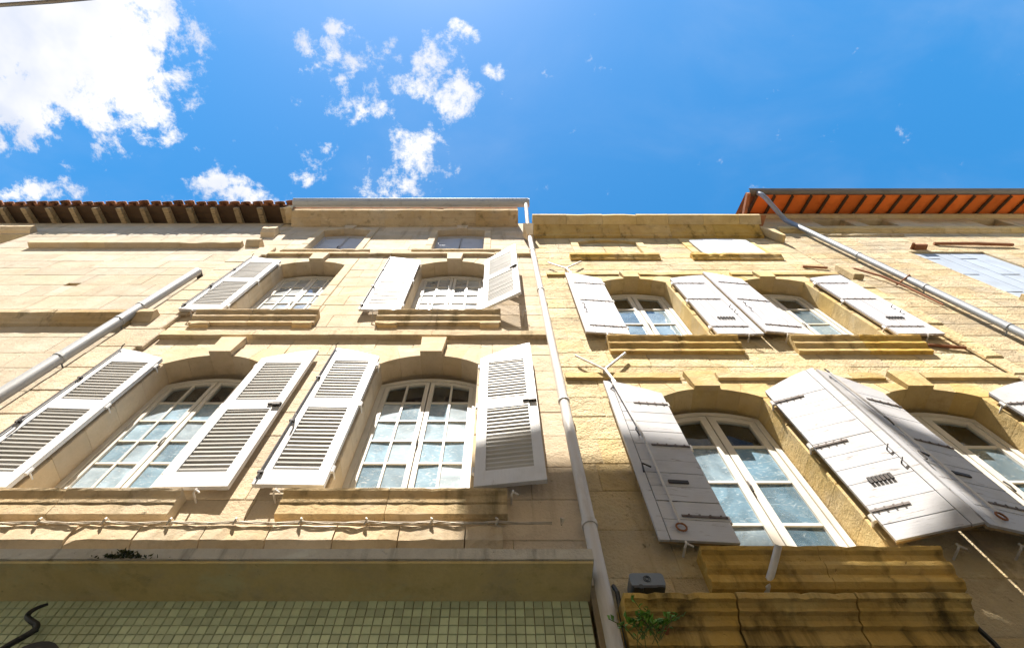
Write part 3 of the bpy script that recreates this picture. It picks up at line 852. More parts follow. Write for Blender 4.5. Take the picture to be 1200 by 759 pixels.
# canopy slab over the shop front
sl = MB(); N = 26
for i in range(N):
    xa = AX0 + (0.555 - AX0) * i / N; xb = AX0 + (0.555 - AX0) * (i + 1) / N
    sl.box(xa, xb, -0.30 + random.uniform(-0.003, 0.003), 0.02, 3.925, 4.002 + random.uniform(-0.004, 0.003))
cs = obj('canopy_slab', sl, 'concrete', ha)
obj('canopy_soffit', MB().box(AX0, 0.548, -0.285, 0.025, 3.908, 3.9245), 'plaster', cs)
mm = MB()
for i in range(150):
    u = random.gauss(0, 0.075); c = Vector((-2.16 + u, random.uniform(-0.318, -0.296), 3.93 + random.uniform(0, max(0.008, 0.062 - abs(u) * 0.5))))
    r_ = random.uniform(0.005, 0.012); q = [c + Vector((random.uniform(-1, 1), random.uniform(-1, 1), random.uniform(-1, 1))) * r_ * 1.4 for _ in range(4)]
    for a, b, d in ((0, 1, 2), (0, 3, 1), (0, 2, 3), (1, 3, 2)):
        mm.face_add([q[a], q[b], q[d]])
mo = obj('canopy_moss', mm, 'moss', cs); mo['kind'] = 'stuff'
# green mosaic: the nearest pieces are objects, the rest one part
PITCH = 0.0545; tl = []
nx = int((0.54 + 3.6) / PITCH)
for r_ in range(9):
    for k in range(nx):
        tl.append((0.54 - (k + 0.5) * PITCH, 3.905 - (r_ + 0.35) * PITCH))
def seen(t):
    x, z = t
    tt = 764.7 / ((z - 1.6) / 2.8 + 0.4414)
    px = 583 + x * tt / (2.8 * 1.0931)
    return -8 < px < 1200 and tt + 97 < 766
vis = sorted([t for t in tl if seen(t)], key=lambda t: (Vector((t[0], 0, t[1])) - CAM).length)
first = set(vis[:298])
tm = MB().block(-PITCH / 2 + 0.0022, PITCH / 2 - 0.0022, -PITCH / 2 + 0.0022, PITCH / 2 - 0.0022, -0.0, 0.012, 0.0025).mesh('ceramic_tile')
tm.materials.append(M['ceramic'])
rest = MB()
sw_ = [o for o in ha.children if o.name.startswith('shop_wall')][0]
for t in tl:
    if t in first:
        place('ceramic_tile', tm, sw_, (t[0] - ROOT[ha.name].x, 0.019 + random.uniform(-0.001, 0.001), t[1]), (R(random.uniform(-0.6, 0.6)), 0, R(random.uniform(-0.6, 0.6))))
    else:
        rest.block(t[0] - PITCH / 2 + 0.0022, t[0] + PITCH / 2 - 0.0022, t[1] - PITCH / 2 + 0.0022, t[1] + PITCH / 2 - 0.0022, 0.019, 0.031, 0.0025)
ro = obj('tile_field', rest, 'ceramic', sw_); ro['kind'] = 'stuff'

# ================================================================ HOUSE B (boarded shutters)
WB = [2.08, 4.20]; HB = 0.49
hb = thing('house', 'ochre limestone house with grey white boarded shutters and an old stone door cornice', 'house', (3.05, 0, 0))
BX0, BX1 = 0.66, 5.47
sb_ = 0.15
holesB = []
for c in WB:
    holesB.append((c - HB - sb_, c + HB + sb_, 4.19, 6.42))
    holesB.append((c - HB - sb_, c + HB + sb_, 7.36, 9.79))
    holesB.append((c - 0.55 - 0.14, c + 0.55 + 0.14, 10.86, 12.02))
holesB.append((BX0, 0.9, 11.6, 12.06))
wb = backing(hb, BX0, BX1, 0.0, 12.66, holesB[:-1])
zB = steps(2.6, 6.51, 0.36) + steps(6.51, 9.80, 0.33)[1:] + steps(9.80, 12.08, 0.33)[1:]
ashlar(hb, wb, BX0 + 0.002, BX1 - 0.002, zB, 0.38, 0.85, holesB, 'stone_b', 0.002, 0.006, 0.003, 0.004)
for i, c in enumerate(WB):
    surround(hb, c, HB, 4.19, 6.16, 6.32, 6.42, sb_, 0.30, 'trim_b', 0.012, 0.06, 0.15, 6.60, 5)
    surround(hb, c, HB, 7.36, 9.50, 9.67, 9.79, sb_, 0.30, 'trim_b', 0.012, 0.055, 0.14, 9.90, 5)
    surround(hb, c, 0.55, 10.86, 11.78, 11.90, 12.02, 0.14, 0.20, 'trim_b', 0.02, 0.03, 0.13, 12.02, 3, skip_key=True)
SILLB = lambda z: [(0.0, z - 0.26), (0.055, z - 0.26), (0.085, z - 0.235), (0.085, z - 0.205), (0.07, z - 0.20), (0.07, z - 0.17), (0.095, z - 0.15), (0.105, z - 0.13), (0.105, z - 0.10), (0.088, z - 0.095), (0.10, z - 0.05), (0.13, z - 0.035), (0.14, z - 0.012), (0.125, z), (0.0, z)]
for c in WB:
    cc = c - 0.05
    sill(hb, SILLB(4.19), cc - 0.755, cc + 0.755, 'mould_b')
    sill(hb, SILLA3(7.36), cc - 0.755, cc + 0.755, 'mould_b')
    sill(hb, [(0, 10.66), (0.03, 10.66), (0.04, 10.70), (0.055, 10.73), (0.055, 10.755), (0.075, 10.775), (0.08, 10.85), (0, 10.86)], cc - 0.77, cc + 0.79, 'mould_b')
    obj('inner_sill', MB().box(c - HB, c + HB, 0.001, 0.36, 4.11, 4.188).box(c - HB, c + HB, 0.001, 0.36, 7.28, 7.358), 'trim_b', hb)
def seg_string(z, h, p, spans):
    for a, b in spans:
        string(hb, [(0, z - 0.003), (p, z), (p + 0.002, z + h), (p - 0.01, z + h + 0.012), (0, z + h + 0.015)], a, b, 'trim_b', 1.3, 0.003)
seg_string(6.51, 0.10, 0.035, [(0.70, 1.88), (2.27, 4.0), (4.4, 5.40)])
seg_string(9.81, 0.09, 0.035, [(0.78, 1.92), (2.24, 3.55), (3.7, 4.04), (4.36, 5.40)])
# eaves: stone slabs with a flat projecting edge
x = 0.70
while x < 5.26:
    b = min(x + random.uniform(0.62, 0.78), 5.30)
    if 5.30 - b < 0.25: b = 5.30
    obj('eaves_slab', MB().moulding([(0.20, 12.43), (0.345, 12.535), (0.362, 12.555), (0.362, 12.64), (0.20, 12.66)], x + 0.003, b - 0.003, 0.002, 3), 'trim_b', hb)
    x = b
x = 0.72
while x < 5.2:
    b = min(x + random.uniform(0.7, 1.1), 5.25)
    if 5.25 - b < 0.3: b = 5.25
    obj('cornice_stone', MB().moulding([(0, 12.11), (0.05, 12.13), (0.06, 12.20), (0.09, 12.23), (0.12, 12.30), (0.17, 12.38), (0.20, 12.435), (0.20, 12.64), (0, 12.66)], x + 0.002, b - 0.002, 0.005, 5), 'mould_b', hb)
    x = b
obj('corbel', MB().prism([(5.26, 12.30), (5.42, 11.75), (5.47, 11.75), (5.47, 12.45), (5.26, 12.45)], -0.16, -0.012), 'trim_b', hb)
rf = MB(); rf.face_add([(BX0 + 0.06, -0.33, 12.67), (BX1, -0.33, 12.67), (BX1, 5.0, 13.9), (BX0 + 0.06, 5.0, 13.9)]); rf.face_add([(BX0 + 0.06, -0.33, 12.655), (BX0 + 0.06, 5.0, 13.88), (BX1, 5.0, 13.88), (BX1, -0.33, 12.655)])
obj('roof_slope', rf, 'tile', hb)
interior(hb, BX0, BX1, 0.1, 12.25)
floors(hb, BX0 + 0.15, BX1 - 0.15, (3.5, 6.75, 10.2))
for i, c in enumerate(WB):
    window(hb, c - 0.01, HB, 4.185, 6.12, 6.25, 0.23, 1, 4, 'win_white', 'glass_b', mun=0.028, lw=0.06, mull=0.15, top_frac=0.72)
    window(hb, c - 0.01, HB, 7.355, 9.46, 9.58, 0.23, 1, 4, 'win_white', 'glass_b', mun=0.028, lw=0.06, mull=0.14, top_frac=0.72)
# attic: left opening walled up, right one boarded over
for i in range(3):
    for k, (a, b) in enumerate(((1.54, 1.98), (1.99, 2.30), (2.31, 2.62))):
        z0 = 10.865 + i * 0.30; z1 = z0 + 0.292
        if i == 2:
            poly = [(a, z0), (b, z0), (b, arc_z(b, 2.08, 0.55, 11.78, 11.895)), (a, arc_z(a, 2.08, 0.55, 11.78, 11.895))]
            obj('infill_stone', MB().prism(poly, 0.03, 0.2), 'stone_b', hb)
        else:
            obj('infill_stone', MB().block(a, b, z0, z1, 0.03 + random.uniform(-0.004, 0.004), 0.2, 0.008, 0.003), 'stone_b', hb)
bd = steps(3.655, 4.745, 0.27, 0.1)
for i in range(len(bd) - 1):
    a, b = bd[i] + 0.002, bd[i + 1] - 0.002
    poly = [(a, 10.865), (b, 10.865), (b, arc_z(b, 4.2, 0.55, 11.78, 11.89)), (a, arc_z(a, 4.2, 0.55, 11.78, 11.89))]
    obj('attic_board', MB().prism(poly, -0.055 + random.uniform(0, 0.006), -0.024), 'attic_white', hb)
# shutters
plank_shutter(hb, 1.57, -1, 0.06, 4.255, 6.12, 6.30, 0.53, 4, 'chalky boarded leaf with a long stay bar and iron ring', 'lav', True, (0.22, 1.02, 1.66), None, True, 0.60)
plank_shutter(hb, 2.575, 1, 0.085, 4.255, 6.12, 6.30, 0.535, 17, 'boarded leaf with a notched iron plate', 'lav', True, (0.26, 0.98, 1.66), (0.52, 0.14, 0.31), False, 0.48)
plank_shutter(hb, 3.685, -1, 0.07, 4.255, 6.12, 6.30, 0.592, 15, 'boarded leaf folded out against its neighbour, with a stay bar', 'lav', True, (0.26, 0.98, 1.60), None, True, 0.60)
plank_shutter(hb, 4.715, 1, 0.07, 4.255, 6.12, 6.30, 0.53, 3, None, 'lav', True, (0.26, 0.98, 1.66), None, False, 0.48)
plank_shutter(hb, 1.57, -1, 0.06, 7.46, 9.45, 9.66, 0.53, 4, None, 'grey_white', False, (0.20, 1.05, 1.74), None, False, 0.86)
plank_shutter(hb, 2.605, 1, 0.07, 7.46, 9.45, 9.60, 0.55, 0, None, 'grey_white', False, (0.20, 1.12, 1.76), (0.46, 0.16, 0.38), False, 0.8)
plank_shutter(hb, 3.695, -1, 0.06, 7.46, 9.45, 9.66, 0.53, 5, None, 'grey_white', False, (0.20, 1.05, 1.74), None, False, 0.86)
plank_shutter(hb, 4.735, 1, 0.07, 7.46, 9.45, 9.60, 0.56, 0, None, 'grey_white', False, (0.20, 1.12, 1.76), (0.46, 0.16, 0.38), False, 0.8)
for x, z in ((1.20, 4.22), (2.93, 4.20), (3.33, 4.20), (1.28, 7.40), (2.95, 7.40), (3.4, 7.40), (5.05, 7.40)):
    shutter_stop(hb, x, z)
# forked iron wall ties
for (x, z) in ((1.115, 6.60), (1.10, 9.98)):
    q = -0.075
    mb = MB().tube([(x, q, z), (x - 0.26, q + 0.01, z + 0.34)], 0.014, 6)
    mb.tube([(x, q, z), (x + 0.30, q + 0.01, z + 0.40)], 0.014, 6)
    mb.tube([(x, q, z + 0.01), (x + 0.05, q - 0.02, z - 0.30)], 0.015, 6)
    mb.tube([(x, 0.02, z), (x, q - 0.015, z)], 0.02, 6)
    obj('wall_tie', mb, 'pipe_white', hb)
# door cornice
DC = [(0.0, 3.40), (0.10, 3.40), (0.10, 3.525), (0.118, 3.53), (0.118, 3.612), (0.15, 3.616), (0.152, 3.645), (0.168, 3.662), (0.20, 3.666), (0.203, 3.682), (0.222, 3.702), (0.25, 3.706), (0.252, 3.738), (0.24, 3.75), (0.0, 3.81)]
xs = [0.69, 1.30, 1.95, 2.57]
for i in range(3):
    obj('door_cornice_stone', MB().moulding(DC, xs[i] + (0.005 if i else 0), xs[i + 1] - (0.005 if i < 2 else 0), 0.002, 14), 'cornice_b', hb)
obj('door_cornice_peg', MB().tube([(0.90, -0.08, 3.60), (0.90, -0.16, 3.605)], 0.014, 8), 'rust', hb)

# ================================================================ HOUSE C (right, orange soffit)
hc = thing('house', 'rough limestone house on the right with orange tiled eaves and pale blue closed shutters', 'house', (9.0, 0, 0))
CX0, CX1 = 5.48, 13.5
holesC = [(7.46, 8.80, 8.80, 11.18), (6.97, 7.68, 13.14, 13.72), (7.97, 8.62, 13.14, 13.72), (10.5, 11.15, 13.14, 13.72)]
wc = backing(hc, CX0, CX1, 0.0, 14.06, holesC)
zC = steps(5.6, 12.5, 0.30, 0.25) + steps(12.5, 14.0, 0.33)[1:]
ashlar(hc, wc, CX0 + 0.002, 12.9, zC, 0.3, 0.75, holesC, 'stone_c', 0.002, 0.005, 0.002, 0.0035)
for i, (a, b, z0, z1) in enumerate(holesC[1:]):
    obj('vent_back', MB().box(a, b, 0.16, 0.2, z0, z1), 'trim_b', hc)
string(hc, [(0, 12.50), (0.03, 12.51), (0.05, 12.54), (0.09, 12.56), (0.10, 12.60), (0.07, 12.61), (0.09, 12.66), (0.10, 12.70), (0, 12.71)], 5.75, 12.9, 'trim_b', 1.2, 0.005)
string(hc, [(0, 12.24), (0.03, 12.26), (0.045, 12.30), (0.03, 12.34), (0, 12.35)], 6.35, 8.1, 'stone_c', 0.5, 0.012)
# closed shutters
for k, (a, b) in enumerate(((7.47, 8.12), (8.13, 8.79))):
    core = obj('shutter', MB().box(a, b, 0.055, 0.085, 8.81, 11.17), 'pale_blue', hc)
    pl = steps(a, b, 0.13, 0.1)
    for i in range(len(pl) - 1):
        obj('plank', MB().box(pl[i] + 0.0015, pl[i + 1] - 0.0015, 0.03 + random.uniform(-0.002, 0.002), 0.054, 8.81, 11.17), 'pale_blue', core)
    for z in (9.2, 10.0, 10.85):
        obj('strap_hinge', MB().box(a + 0.01, a + 0.3, 0.022, 0.0275, z - 0.015, z + 0.015), 'pale_blue', core)
sill(hc, [(0, 8.66), (0.06, 8.66), (0.09, 8.69), (0.09, 8.79), (0, 8.80)], 7.36, 8.9, 'trim_b')
obj('iron_bar', MB().tube([(8.22, -0.03, 11.62), (8.9, -0.05, 11.55), (9.6, -0.04, 11.50)], 0.03, 6), 'rust', hc)
obj('iron_bracket', MB().tube([(7.62, 0.02, 11.36), (7.62, -0.12, 11.34)], 0.025, 6).box(7.64, 7.86, -0.10, 0.0, 11.30, 11.36), 'rust', hc)
# eaves: rafters with orange tiles between
rx = [5.70 + 0.40 * i + random.uniform(-0.012, 0.012) for i in range(18)]
for i, x in enumerate(rx):
    mb = MB()
    pts = [(-0.52, 13.70), (-0.52, 13.75), (0.35, 14.28), (0.35, 14.23)]
    b0 = len(mb.v); w_ = 0.026
    for xx in (x - w_, x + w_):
        mb.v += [(xx, yy, z) for yy, z in pts]
    for j in range(4):
        q = (j + 1) % 4
        mb.f.append((b0 + j, b0 + q, b0 + 4 + q, b0 + 4 + j))
    mb.f += [(b0 + 3, b0 + 2, b0 + 1, b0), (b0 + 4, b0 + 5, b0 + 6, b0 + 7)]
    obj('rafter', mb, 'rafter_dark', hc)
    x2 = rx[i + 1] if i + 1 < len(rx) else x + 0.40
    for r_ in range(1):
        mb = MB()
        mb.face_add([(x + 0.028, -0.54, 13.733), (x2 - 0.028, -0.54, 13.733), (x2 - 0.028, 0.3, 14.245), (x + 0.028, 0.3, 14.245)][::-1])
        mb.face_add([(x + 0.028, -0.54, 13.755), (x2 - 0.028, -0.54, 13.755), (x2 - 0.028, 0.3, 14.268), (x + 0.028, 0.3, 14.268)])
        obj('soffit_tile', mb, 'soffit_tile', hc)
mb = MB()
mb.prism([(5.56, 13.77), (13.5, 13.77), (13.5, 13.83), (5.56, 13.83)], -0.56, -0.52)
obj('fascia_board', mb, 'rafter_dark', hc)
mb = MB(); mb.face_add([(5.50, -0.58, 13.84), (13.5, -0.58, 13.84), (13.5, 5.0, 17.2), (5.50, 5.0, 17.2)]); mb.face_add([(5.50, -0.58, 13.825), (5.50, 5.0, 17.18), (13.5, 5.0, 17.18), (13.5, -0.58, 13.825)])
obj('roof_slope', mb, 'tile', hc)
obj('verge_tile', MB().prism([(5.49, 13.72), (5.56, 13.72), (5.56, 13.82), (5.49, 13.82)], -0.58, 0.1), 'tile', hc)
obj('wall_plate', MB().moulding([(0, 13.82), (0.05, 13.83), (0.08, 13.86), (0.08, 13.96), (0, 13.98)], 5.6, 13.4), 'trim_b', hc)
half_gutter(5.55, 13.5, 0.575, 13.84, 0.08, hc, 'zinc_dark', 0.8)
interior(hc, CX0, CX1, 0.1, 14.0)

# ================================================================ HOUSE L (left, tiled eaves)
hl = thing('house', 'plain pale limestone house on the left with round tiles and rafter ends at its eaves', 'house', (-8.0, 0, 0))
LX0, LX1 = -13.0, -4.61
holesL = [(-6.56, -6.36, 9.37, 9.49), (-10.7, -9.44, 11.35, 12.45)]
wl = backing(hl, LX0, LX1, 0.0, 13.40, holesL, mat='mortar')
zL = steps(5.4, 8.0, 0.40, 0.2) + steps(8.0, 11.45, 0.42, 0.2)[1:] + steps(11.45, 13.36, 0.4, 0.1)[1:]
ashlar(hl, wl, -11.2, LX1 - 0.002, zL, 0.7, 1.3, holesL, 'stone_l', 0.0015, 0.004, 0.002, 0.003)
obj('hole_back', MB().box(-6.56, -6.36, 0.18, 0.2, 9.37, 9.49), 'rust', hl)
string(hl, [(0, 11.44), (0.10, 11.45), (0.105, 11.54), (0, 11.57)], -8.70, -4.75, 'trim_a', 1.4)
string(hl, [(0, 7.86), (0.04, 7.87), (0.055, 7.91), (0.09, 7.93), (0.10, 7.97), (0.14, 8.0), (0.145, 8.07), (0, 8.10)], -11.2, -4.62, 'mould_a', 1.4)
obj('string_end', MB().moulding([(0, 7.86), (0.06, 7.87), (0.10, 7.95), (0.15, 8.0), (0.15, 8.08), (0, 8.12)], -4.60, -4.36, 0.003, 3), 'trim_a', ha)
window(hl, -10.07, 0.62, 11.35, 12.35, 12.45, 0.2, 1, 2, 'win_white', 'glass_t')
string(hl, [(0, 12.50), (0.06, 12.52), (0.12, 12.60), (0.12, 12.68), (0, 12.70)], -11.2, -9.5, 'trim_a', 0.9)
# wall plate moulding, rafters and tiles
for i in range(13):
    x = -4.60 - 0.505 * i
    mb = MB(); w_ = 0.05; dz = random.uniform(-0.01, 0.01)
    pts = [(-0.345, 13.285 + dz), (-0.345, 13.40), (0.3, 13.60), (0.3, 13.44)]
    for xx in (x - w_, x + w_):
        mb.v += [(xx + random.uniform(-0.012, 0.012), yy, z) for yy, z in pts]
    for j in range(4):
        q = (j + 1) % 4
        mb.f.append((j, q, 4 + q, 4 + j))
    mb.f += [(3, 2, 1, 0), (4, 5, 6, 7)]
    obj('rafter', mb, 'rafter', hl)
for r_ in range(4):
    y0 = -0.365 + 0.15 * r_; z0 = 13.402 + 0.0465 * r_
    mb = MB()
    mb.face_add([(-11.2, y0, z0), (-11.2, y0 + 0.147, z0 + 0.0455), (-4.42, y0 + 0.147, z0 + 0.0455), (-4.42, y0, z0)])
    mb.face_add([(-11.2, y0, z0 + 0.02), (-4.42, y0, z0 + 0.02), (-4.42, y0 + 0.147, z0 + 0.0655), (-11.2, y0 + 0.147, z0 + 0.0655)])
    mb.face_add([(-11.2, y0, z0), (-4.42, y0, z0), (-4.42, y0, z0 + 0.02), (-11.2, y0, z0 + 0.02)])
    obj('eaves_board', mb, 'rafter_dark', hl)
def barrel(x, y0, z0, up, L=0.42, r0=0.095, r1=0.08, slope=0.52):
    mb = MB(); n = 7; s = 1 if up else -1
    for t in (0, 1):
        rr = r0 if (t == 0) == up else r1
        for rad in (rr, rr - 0.014):
            for i in range(n + 1):
                a = math.pi * i / n
                mb.v.append((x + rad * math.cos(a), y0 + L * t, z0 + L * t * slope + s * rad * math.sin(a) * 0.9))
    k = n + 1
    for i in range(n):
        mb.f.append((i, i + 1, 2 * k + i + 1, 2 * k + i)); mb.f.append((k + i + 1, k + i, 3 * k + i, 3 * k + i + 1))
        mb.f.append((i + 1, i, k + i, k + i + 1)); mb.f.append((2 * k + i, 2 * k + i + 1, 3 * k + i + 1, 3 * k + i))
    mb.smooth = True
    return mb
x = -4.46; i = 0
while x > -11.2:
    obj('roof_tile', barrel(x + random.uniform(-0.01, 0.01), -0.45 + random.uniform(-0.02, 0.02), 13.455 + random.uniform(-0.006, 0.006), True, r0=0.108, r1=0.09, slope=0.31), 'tile', hl)
    obj('pan_tile', barrel(x - 0.122, -0.40 + random.uniform(-0.012, 0.012), 13.515, False, slope=0.31), 'tile', hl)
    x -= 0.245; i += 1
mb = MB(); mb.face_add([(LX0, -0.2, 13.50), (-4.42, -0.2, 13.50), (-4.42, 5.0, 15.1), (LX0, 5.0, 15.1)]); mb.face_add([(LX0, -0.2, 13.485), (LX0, 5.0, 15.08), (-4.42, 5.0, 15.08), (-4.42, -0.2, 13.485)])
obj('roof_slope', mb, 'tile', hl)
obj('end_stone', MB().block(-4.56, -4.41, 13.28, 13.50, -0.37, -0.02, 0.02, 0.006), 'mould_a', hl)
interior(hl, LX0, LX1, 0.1, 13.1)

# ================================================================ HOUSE ACROSS THE STREET (its eaves edge shows top left; it shades the lower walls)
ho = thing('house', 'house across the street whose dark eaves edge shows in the top left corner', 'house', (0, -5.0, 0))
mb = MB().box(-16, 16, -12.0, -4.9, 0, 14.6)
obj('wall', mb, 'limewash', ho)
obj('roof_shade_block', MB().box(1.95, 2.55, -5.6, -5.0, 14.3, 17.15).box(1.90, 2.60, -5.65, -4.95, 17.15, 17.22), 'limewash', ho)  # unseen block added so its shadow falls on the folded boarded leaf
mb = MB()
mb.moulding([(4.9, 14.50), (4.42, 14.60), (4.40, 14.64), (4.9, 14.74)], -16, 1.0)
mb.moulding([(4.9, 14.45), (4.42, 14.55), (4.40, 14.59), (4.9, 14.69)], 1.0, 16)
obj('eaves', mb, 'rafter_dark', ho)
mb = MB(); x = -16.0
while x < 16:
    zt = 14.65 if x < 1.0 else 14.60
    q = barrel(x, -4.42, zt, True, r0=0.08, r1=0.07); q.v = [(a, -4.42 - (b + 4.42), c) for a, b, c in q.v]; q.f = [f[::-1] for f in q.f]
    b0 = len(mb.v); mb.v += q.v; mb.f += [tuple(i + b0 for i in f) for f in q.f]
    x += 0.235
et = obj('eaves_tile', mb, 'tile', ho); et['kind'] = 'stuff'
obj('gutter', MB().tube([(-16, -4.17, 14.62), (-10.4, -4.262, 14.62), (-9.2, -4.33, 14.62), (-8.3, -4.40, 14.62)], 0.04, 8), 'zinc_dark', ho)
mb = MB(); mb.face_add([(-16, -4.5, 14.74), (-16, -9, 16.2), (16, -9, 16.2), (16, -4.5, 14.70)][::-1])
obj('roof_slope', mb, 'tile', ho)
obj('roof_shade_mass', MB().box(-1.55, 0.62, -7.0, -5.0, 14.5, 17.12).box(-1.62, 0.70, -7.1, -4.94, 17.12, 17.22), 'stone_l', ho)  # unseen mass, shaped to raise the shade edge around the white downpipe
for i in range(9):
    for z in (1.2, 4.6, 8.0, 11.4):
        x = -13 + i * 3.2
        f_ = obj('window', MB().box(x - 0.6, x + 0.6, -4.9, -4.86, z, z + 2.1), 'win_white', ho)
        obj('pane', MB().box(x - 0.5, x + 0.5, -4.865, -4.85, z + 0.1, z + 2.0), 'glass_t', f_)

# ================================================================ THINGS ON THE WALLS
def pipe(name, label, pts, r, mat, clips, clip_mat):
    t = thing(name, label, 'drain pipe', (pts[-1][0], pts[-1][1], 0))
    mb = MB().tube(pts, r, 14); mb.smooth = True
    obj('pipe', mb, mat, t)
    return t
def collar(t, x, y, z, r, mat, wall=True):
    mb = MB().tube([(x, y, z - 0.02), (x, y, z + 0.02)], r, 14)
    if wall:
        mb.tube([(x, y + r * 0.7, z), (x, 0.02, z)], 0.01, 5)
    obj('collar', mb, mat, t)
# white downpipe between the two houses, with its hopper
t = pipe('downpipe', 'off white downpipe with a hopper, between the louvred house and the ochre house', [(0.615, -0.12, 11.80), (0.615, -0.10, 11.6), (0.615, -0.10, 6.05), (0.615, -0.10, 0.0)], 0.045, 'pipe_white', [], 'iron')
for z in (5.95, 8.9, 10.9, 4.4):
    collar(t, 0.615, -0.10, z, 0.054, 'pipe_white')
mb = MB()
tp = [(0.50, -0.30), (0.70, -0.30), (0.70, -0.04), (0.50, -0.04)]; bt = [(0.56, -0.17), (0.67, -0.17), (0.67, -0.06), (0.56, -0.06)]
mb.v = [(x, y, 12.12) for x, y in tp] + [(x, y, 11.76) for x, y in bt]
mb.f = [(0, 1, 2, 3), (7, 6, 5, 4)] + [(i, 4 + i, 4 + (i + 1) % 4, (i + 1) % 4) for i in range(4)]
obj('hopper', mb, 'trim_a', t)
mb = MB().tube([(0.60, -0.445, 13.27), (0.60, -0.44, 13.10), (0.60, -0.22, 12.35), (0.60, -0.20, 12.10)], 0.04, 10); mb.smooth = True
obj('gutter_outlet', mb, 'pipe_white', t)
# grey pipe on the left
t = pipe('downpipe', 'thick grey downpipe on the left, running up the wall and ending at an upper ledge', [(-4.645, -0.13, 9.66), (-4.645, -0.13, 5.0), (-4.645, -0.13, 0.0)], 0.062, 'pvc', [], 'zinc')
for z in (6.75, 8.2, 7.75):
    collar(t, -4.645, -0.13, z, 0.068, 'pvc')
mb = MB().tube([(-4.645, 0.02, 9.70), (-4.645, -0.13, 9.69), (-4.645, -0.13, 9.62)], 0.05, 8)
obj('pipe_elbow', mb, 'iron', t)
# zinc pipe on the right
t = pipe('downpipe', 'zinc downpipe on the right that bends out to the gutter under the orange eaves', [(5.74, -0.575, 13.80), (5.745, -0.575, 13.62), (5.80, -0.52, 13.50), (6.06, -0.22, 13.27), (6.14, -0.12, 13.15), (6.155, -0.11, 12.9), (6.155, -0.11, 6.0), (6.155, -0.11, 0.0)], 0.049, 'zinc_pipe', [], 'zinc')
for z in (12.6, 10.6, 9.0, 7.6):
    collar(t, 6.155, -0.11, z, 0.055, 'zinc_pipe', True)
mb = MB().tube([(6.0, -0.02, 9.35), (6.155, -0.175, 9.36), (6.25, -0.02, 9.35)], 0.014, 6)
obj('pipe_clamp', mb, 'rust', t)
# rusty rod across that pipe
mb = MB().tube([(5.72, -0.02, 10.12), (5.80, -0.045, 10.05), (5.95, -0.06, 9.65), (6.03, -0.05, 9.15), (6.08, -0.03, 8.52)], [0.02, 0.017, 0.017, 0.016, 0.014], 6)
top(obj('iron_rod', mb, 'rust'), 'bent rusty iron rod on the wall behind the zinc downpipe', 'iron rod')
# block where the party wall steps
obj('party_wall_block', MB().block(5.46, 5.62, 9.55, 10.05, -0.12, -0.016, 0.012, 0.004), 'stone_b', hb)
zz = steps(4.0, 9.5, 0.42, 0.2)
for i in range(len(zz) - 1):
    obj('quoin', MB().block(5.36, 5.56, zz[i] + 0.004, zz[i + 1] - 0.004, -0.05 + random.uniform(-0.012, 0.012), -0.018, 0.012, 0.004), 'stone_b', hb)
for (z, x) in ((7.3, 5.0), (10.25, 5.05)):
    obj('iron_strip', MB().tube([(x, -0.02, z), (x + 0.35, -0.03, z - 0.10)], 0.02, 6), 'rust', hb)

# cable along the louvred house
t = thing('cable_run', 'bundle of twisted cables clipped along the wall under the lower sills', 'cable', (-2.2, 0, 4.42))
clips = [-4.4 + 0.44 * i for i in range(12)]
for k in range(3):
    pts = []
    for i, x in enumerate(clips[:-1]):
        for j in range(6):
            f = j / 6; xx = x + 0.44 * f
            sag = -0.012 * math.sin(math.pi * f)
            an = 2.1 * k + xx * 9.0
            pts.append((xx, -0.098 + 0.006 * math.cos(an), 4.425 + sag + 0.007 * math.sin(an)))
    obj('cable', MB().tube(pts, 0.0042, 5), 'cable', t)
for x in clips:
    mb = MB().tube([(x, -0.03, 4.47), (x - 0.01, -0.105, 4.455), (x + 0.005, -0.122, 4.425), (x - 0.012, -0.10, 4.40)], 0.007, 6)
    obj('cable_clip', mb, 'cable', t)
# black cable under the door cornice end
top(obj('cable', MB().tube([(2.63, -0.02, 3.76), (2.645, -0.05, 3.70), (2.665, -0.05, 3.6), (2.67, -0.05, 3.0), (2.67, -0.03, 0.1)], 0.014, 7), 'black'), 'black cable coming out beside the right end of the door cornice', 'cable')
# dark cable behind the white downpipe
top(obj('cable', MB().tube([(0.70, -0.02, 3.98), (0.705, -0.06, 3.9), (0.70, -0.05, 3.75), (0.69, -0.03, 3.3), (0.69, -0.03, 0.1)], 0.014, 7), 'box_dark'), 'dark cable hidden behind the foot of the white downpipe', 'cable')
# drain stub under the middle sill
mb = MB().tube([(1.60, 0.0, 3.94), (1.605, -0.05, 3.945), (1.66, -0.10, 4.02), (1.72, -0.155, 4.11), (1.735, -0.19, 4.135)], 0.022, 10); mb.smooth = True
top(obj('drain_stub', mb, 'pipe_white'), 'short bent off white pipe stub in front of the sill over the door cornice', 'pipe')
# grey box on the door cornice
t = thing('alarm_box', 'small grey blue box with a round emblem above the left end of the door cornice', 'box', (0.885, -0.06, 3.905))
mb = MB(); pr = []
for (cx, cz, a0) in ((0.965, 3.970, 0), (0.805, 3.970, 90), (0.805, 3.920, 180), (0.965, 3.920, 270)):
    for k in range(4):
        a = R(a0 + 30 * k); pr.append((cx + 0.022 * math.cos(a), cz + 0.022 * math.sin(a)))
mb.prism(pr[::-1], -0.115, 0.0)
obj('case', mb, 'box', t)
mb = MB().prism([(0.795, 3.880), (0.975, 3.880), (0.98, 3.897), (0.79, 3.897)], -0.125, -0.02)
obj('lower_cover', mb, 'box_dark', t)
mb = MB()
for rr in (0.021, 0.012):
    mb.tube([(0.885 + rr * math.cos(a * 0.5236), -0.117, 3.950 + rr * math.sin(a * 0.5236)) for a in range(13)], 0.0025, 5, False)
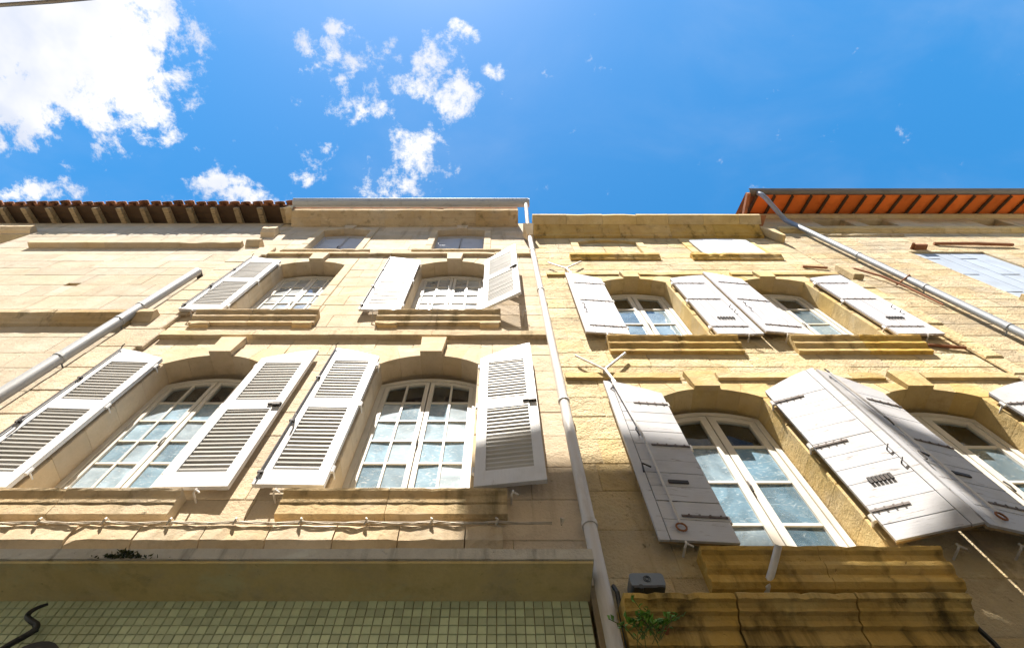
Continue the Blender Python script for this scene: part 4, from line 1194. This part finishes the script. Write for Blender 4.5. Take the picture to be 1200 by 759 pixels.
obj('emblem', mb, 'box_dark', t)
mb = MB().tube([(0.835, -0.128, 3.887), (0.835, -0.10, 3.887)], 0.016, 10).box(0.925, 0.965, -0.13, -0.10, 3.881, 3.895)
obj('lens', mb, 'box_dark', t)
# fern growing at the cornice end
t = thing('plant', 'small green weed growing between the downpipe and the door cornice', 'plant', (0.78, -0.2, 3.55))
st = MB(); k = 0
for i in range(24):
    a = random.uniform(-2.9, -0.2); L = random.uniform(0.10, 0.22)
    bx = Vector((random.uniform(0.68, 0.82), random.uniform(-0.18, -0.30), 3.46))
    tip = bx + Vector((math.cos(a) * L * 0.8, -abs(math.sin(a)) * L * 0.35, L * random.uniform(0.35, 0.8)))
    mid = (bx + tip) / 2 + Vector((0, 0, 0.03))
    st.tube([bx, mid, tip], 0.0022, 4)
    for j in range(5):
        f = 0.35 + 0.16 * j; p0 = bx.lerp(mid, f * 2) if f < 0.5 else mid.lerp(tip, f * 2 - 1)
        d = Vector((random.uniform(-1, 1), random.uniform(-1, 0.2), random.uniform(-0.3, 0.5))).normalized()
        n = d.orthogonal().normalized(); l = random.uniform(0.024, 0.046); w_ = l * 0.40
        mb = MB(); up = d.cross(n) * l * 0.12
        mb.face_add([p0, p0 + d * l * 0.5 + n * w_ + up, p0 + d * l, p0 + d * l * 0.5 - up]); mb.face_add([p0, p0 + d * l * 0.5 - up, p0 + d * l, p0 + d * l * 0.5 - n * w_ + up])
        obj('leaf', mb, 'leaf', t)
obj('stem', st, 'stem', t)
# black wrought scroll on the mosaic
px = [(-2.585, 3.822), (-2.62, 3.805), (-2.645, 3.775), (-2.64, 3.742), (-2.59, 3.713), (-2.545, 3.69), (-2.538, 3.656), (-2.569, 3.614), (-2.605, 3.572), (-2.625, 3.53), (-2.60, 3.47)]
t = thing('wrought_scroll', 'black wrought iron S scroll mounted on the green mosaic at bottom left', 'ironwork', (-2.6, 0, 3.5))
pts = []
for i in range(len(px) - 1):
    for j in range(4):
        f = j / 4
        p0 = px[max(i - 1, 0)]; p1 = px[i]; p2 = px[i + 1]; p3 = px[min(i + 2, len(px) - 1)]
        c = [0.5 * (2 * p1[q] + (p2[q] - p0[q]) * f + (2 * p0[q] - 5 * p1[q] + 4 * p2[q] - p3[q]) * f * f + (3 * p1[q] - p0[q] - 3 * p2[q] + p3[q]) * f ** 3) for q in (0, 1)]
        pts.append((c[0], -0.06, c[1]))
n = len(pts)
mb = MB().tube(pts, [0.007 + 0.009 * min(1, i / 14) for i in range(n)], 9); mb.smooth = True
obj('scroll', mb, 'black', t)
ov = [(-2.42 + 0.12 * math.cos(R(a)), -0.05, 3.505 + 0.085 * math.sin(R(a))) for a in range(0, 361, 20)]
mb = MB().prism([(x, z) for x, y, z in ov[:-1]][::-1], -0.07, -0.045)
obj('disc', mb, 'black', t)
mb = MB().tube([(-2.59, -0.06, 3.713), (-2.59, 0.03, 3.713)], 0.01, 6).tube([(-2.42, -0.05, 3.53), (-2.42, 0.03, 3.53)], 0.012, 6)
obj('fixing', mb, 'black', t)
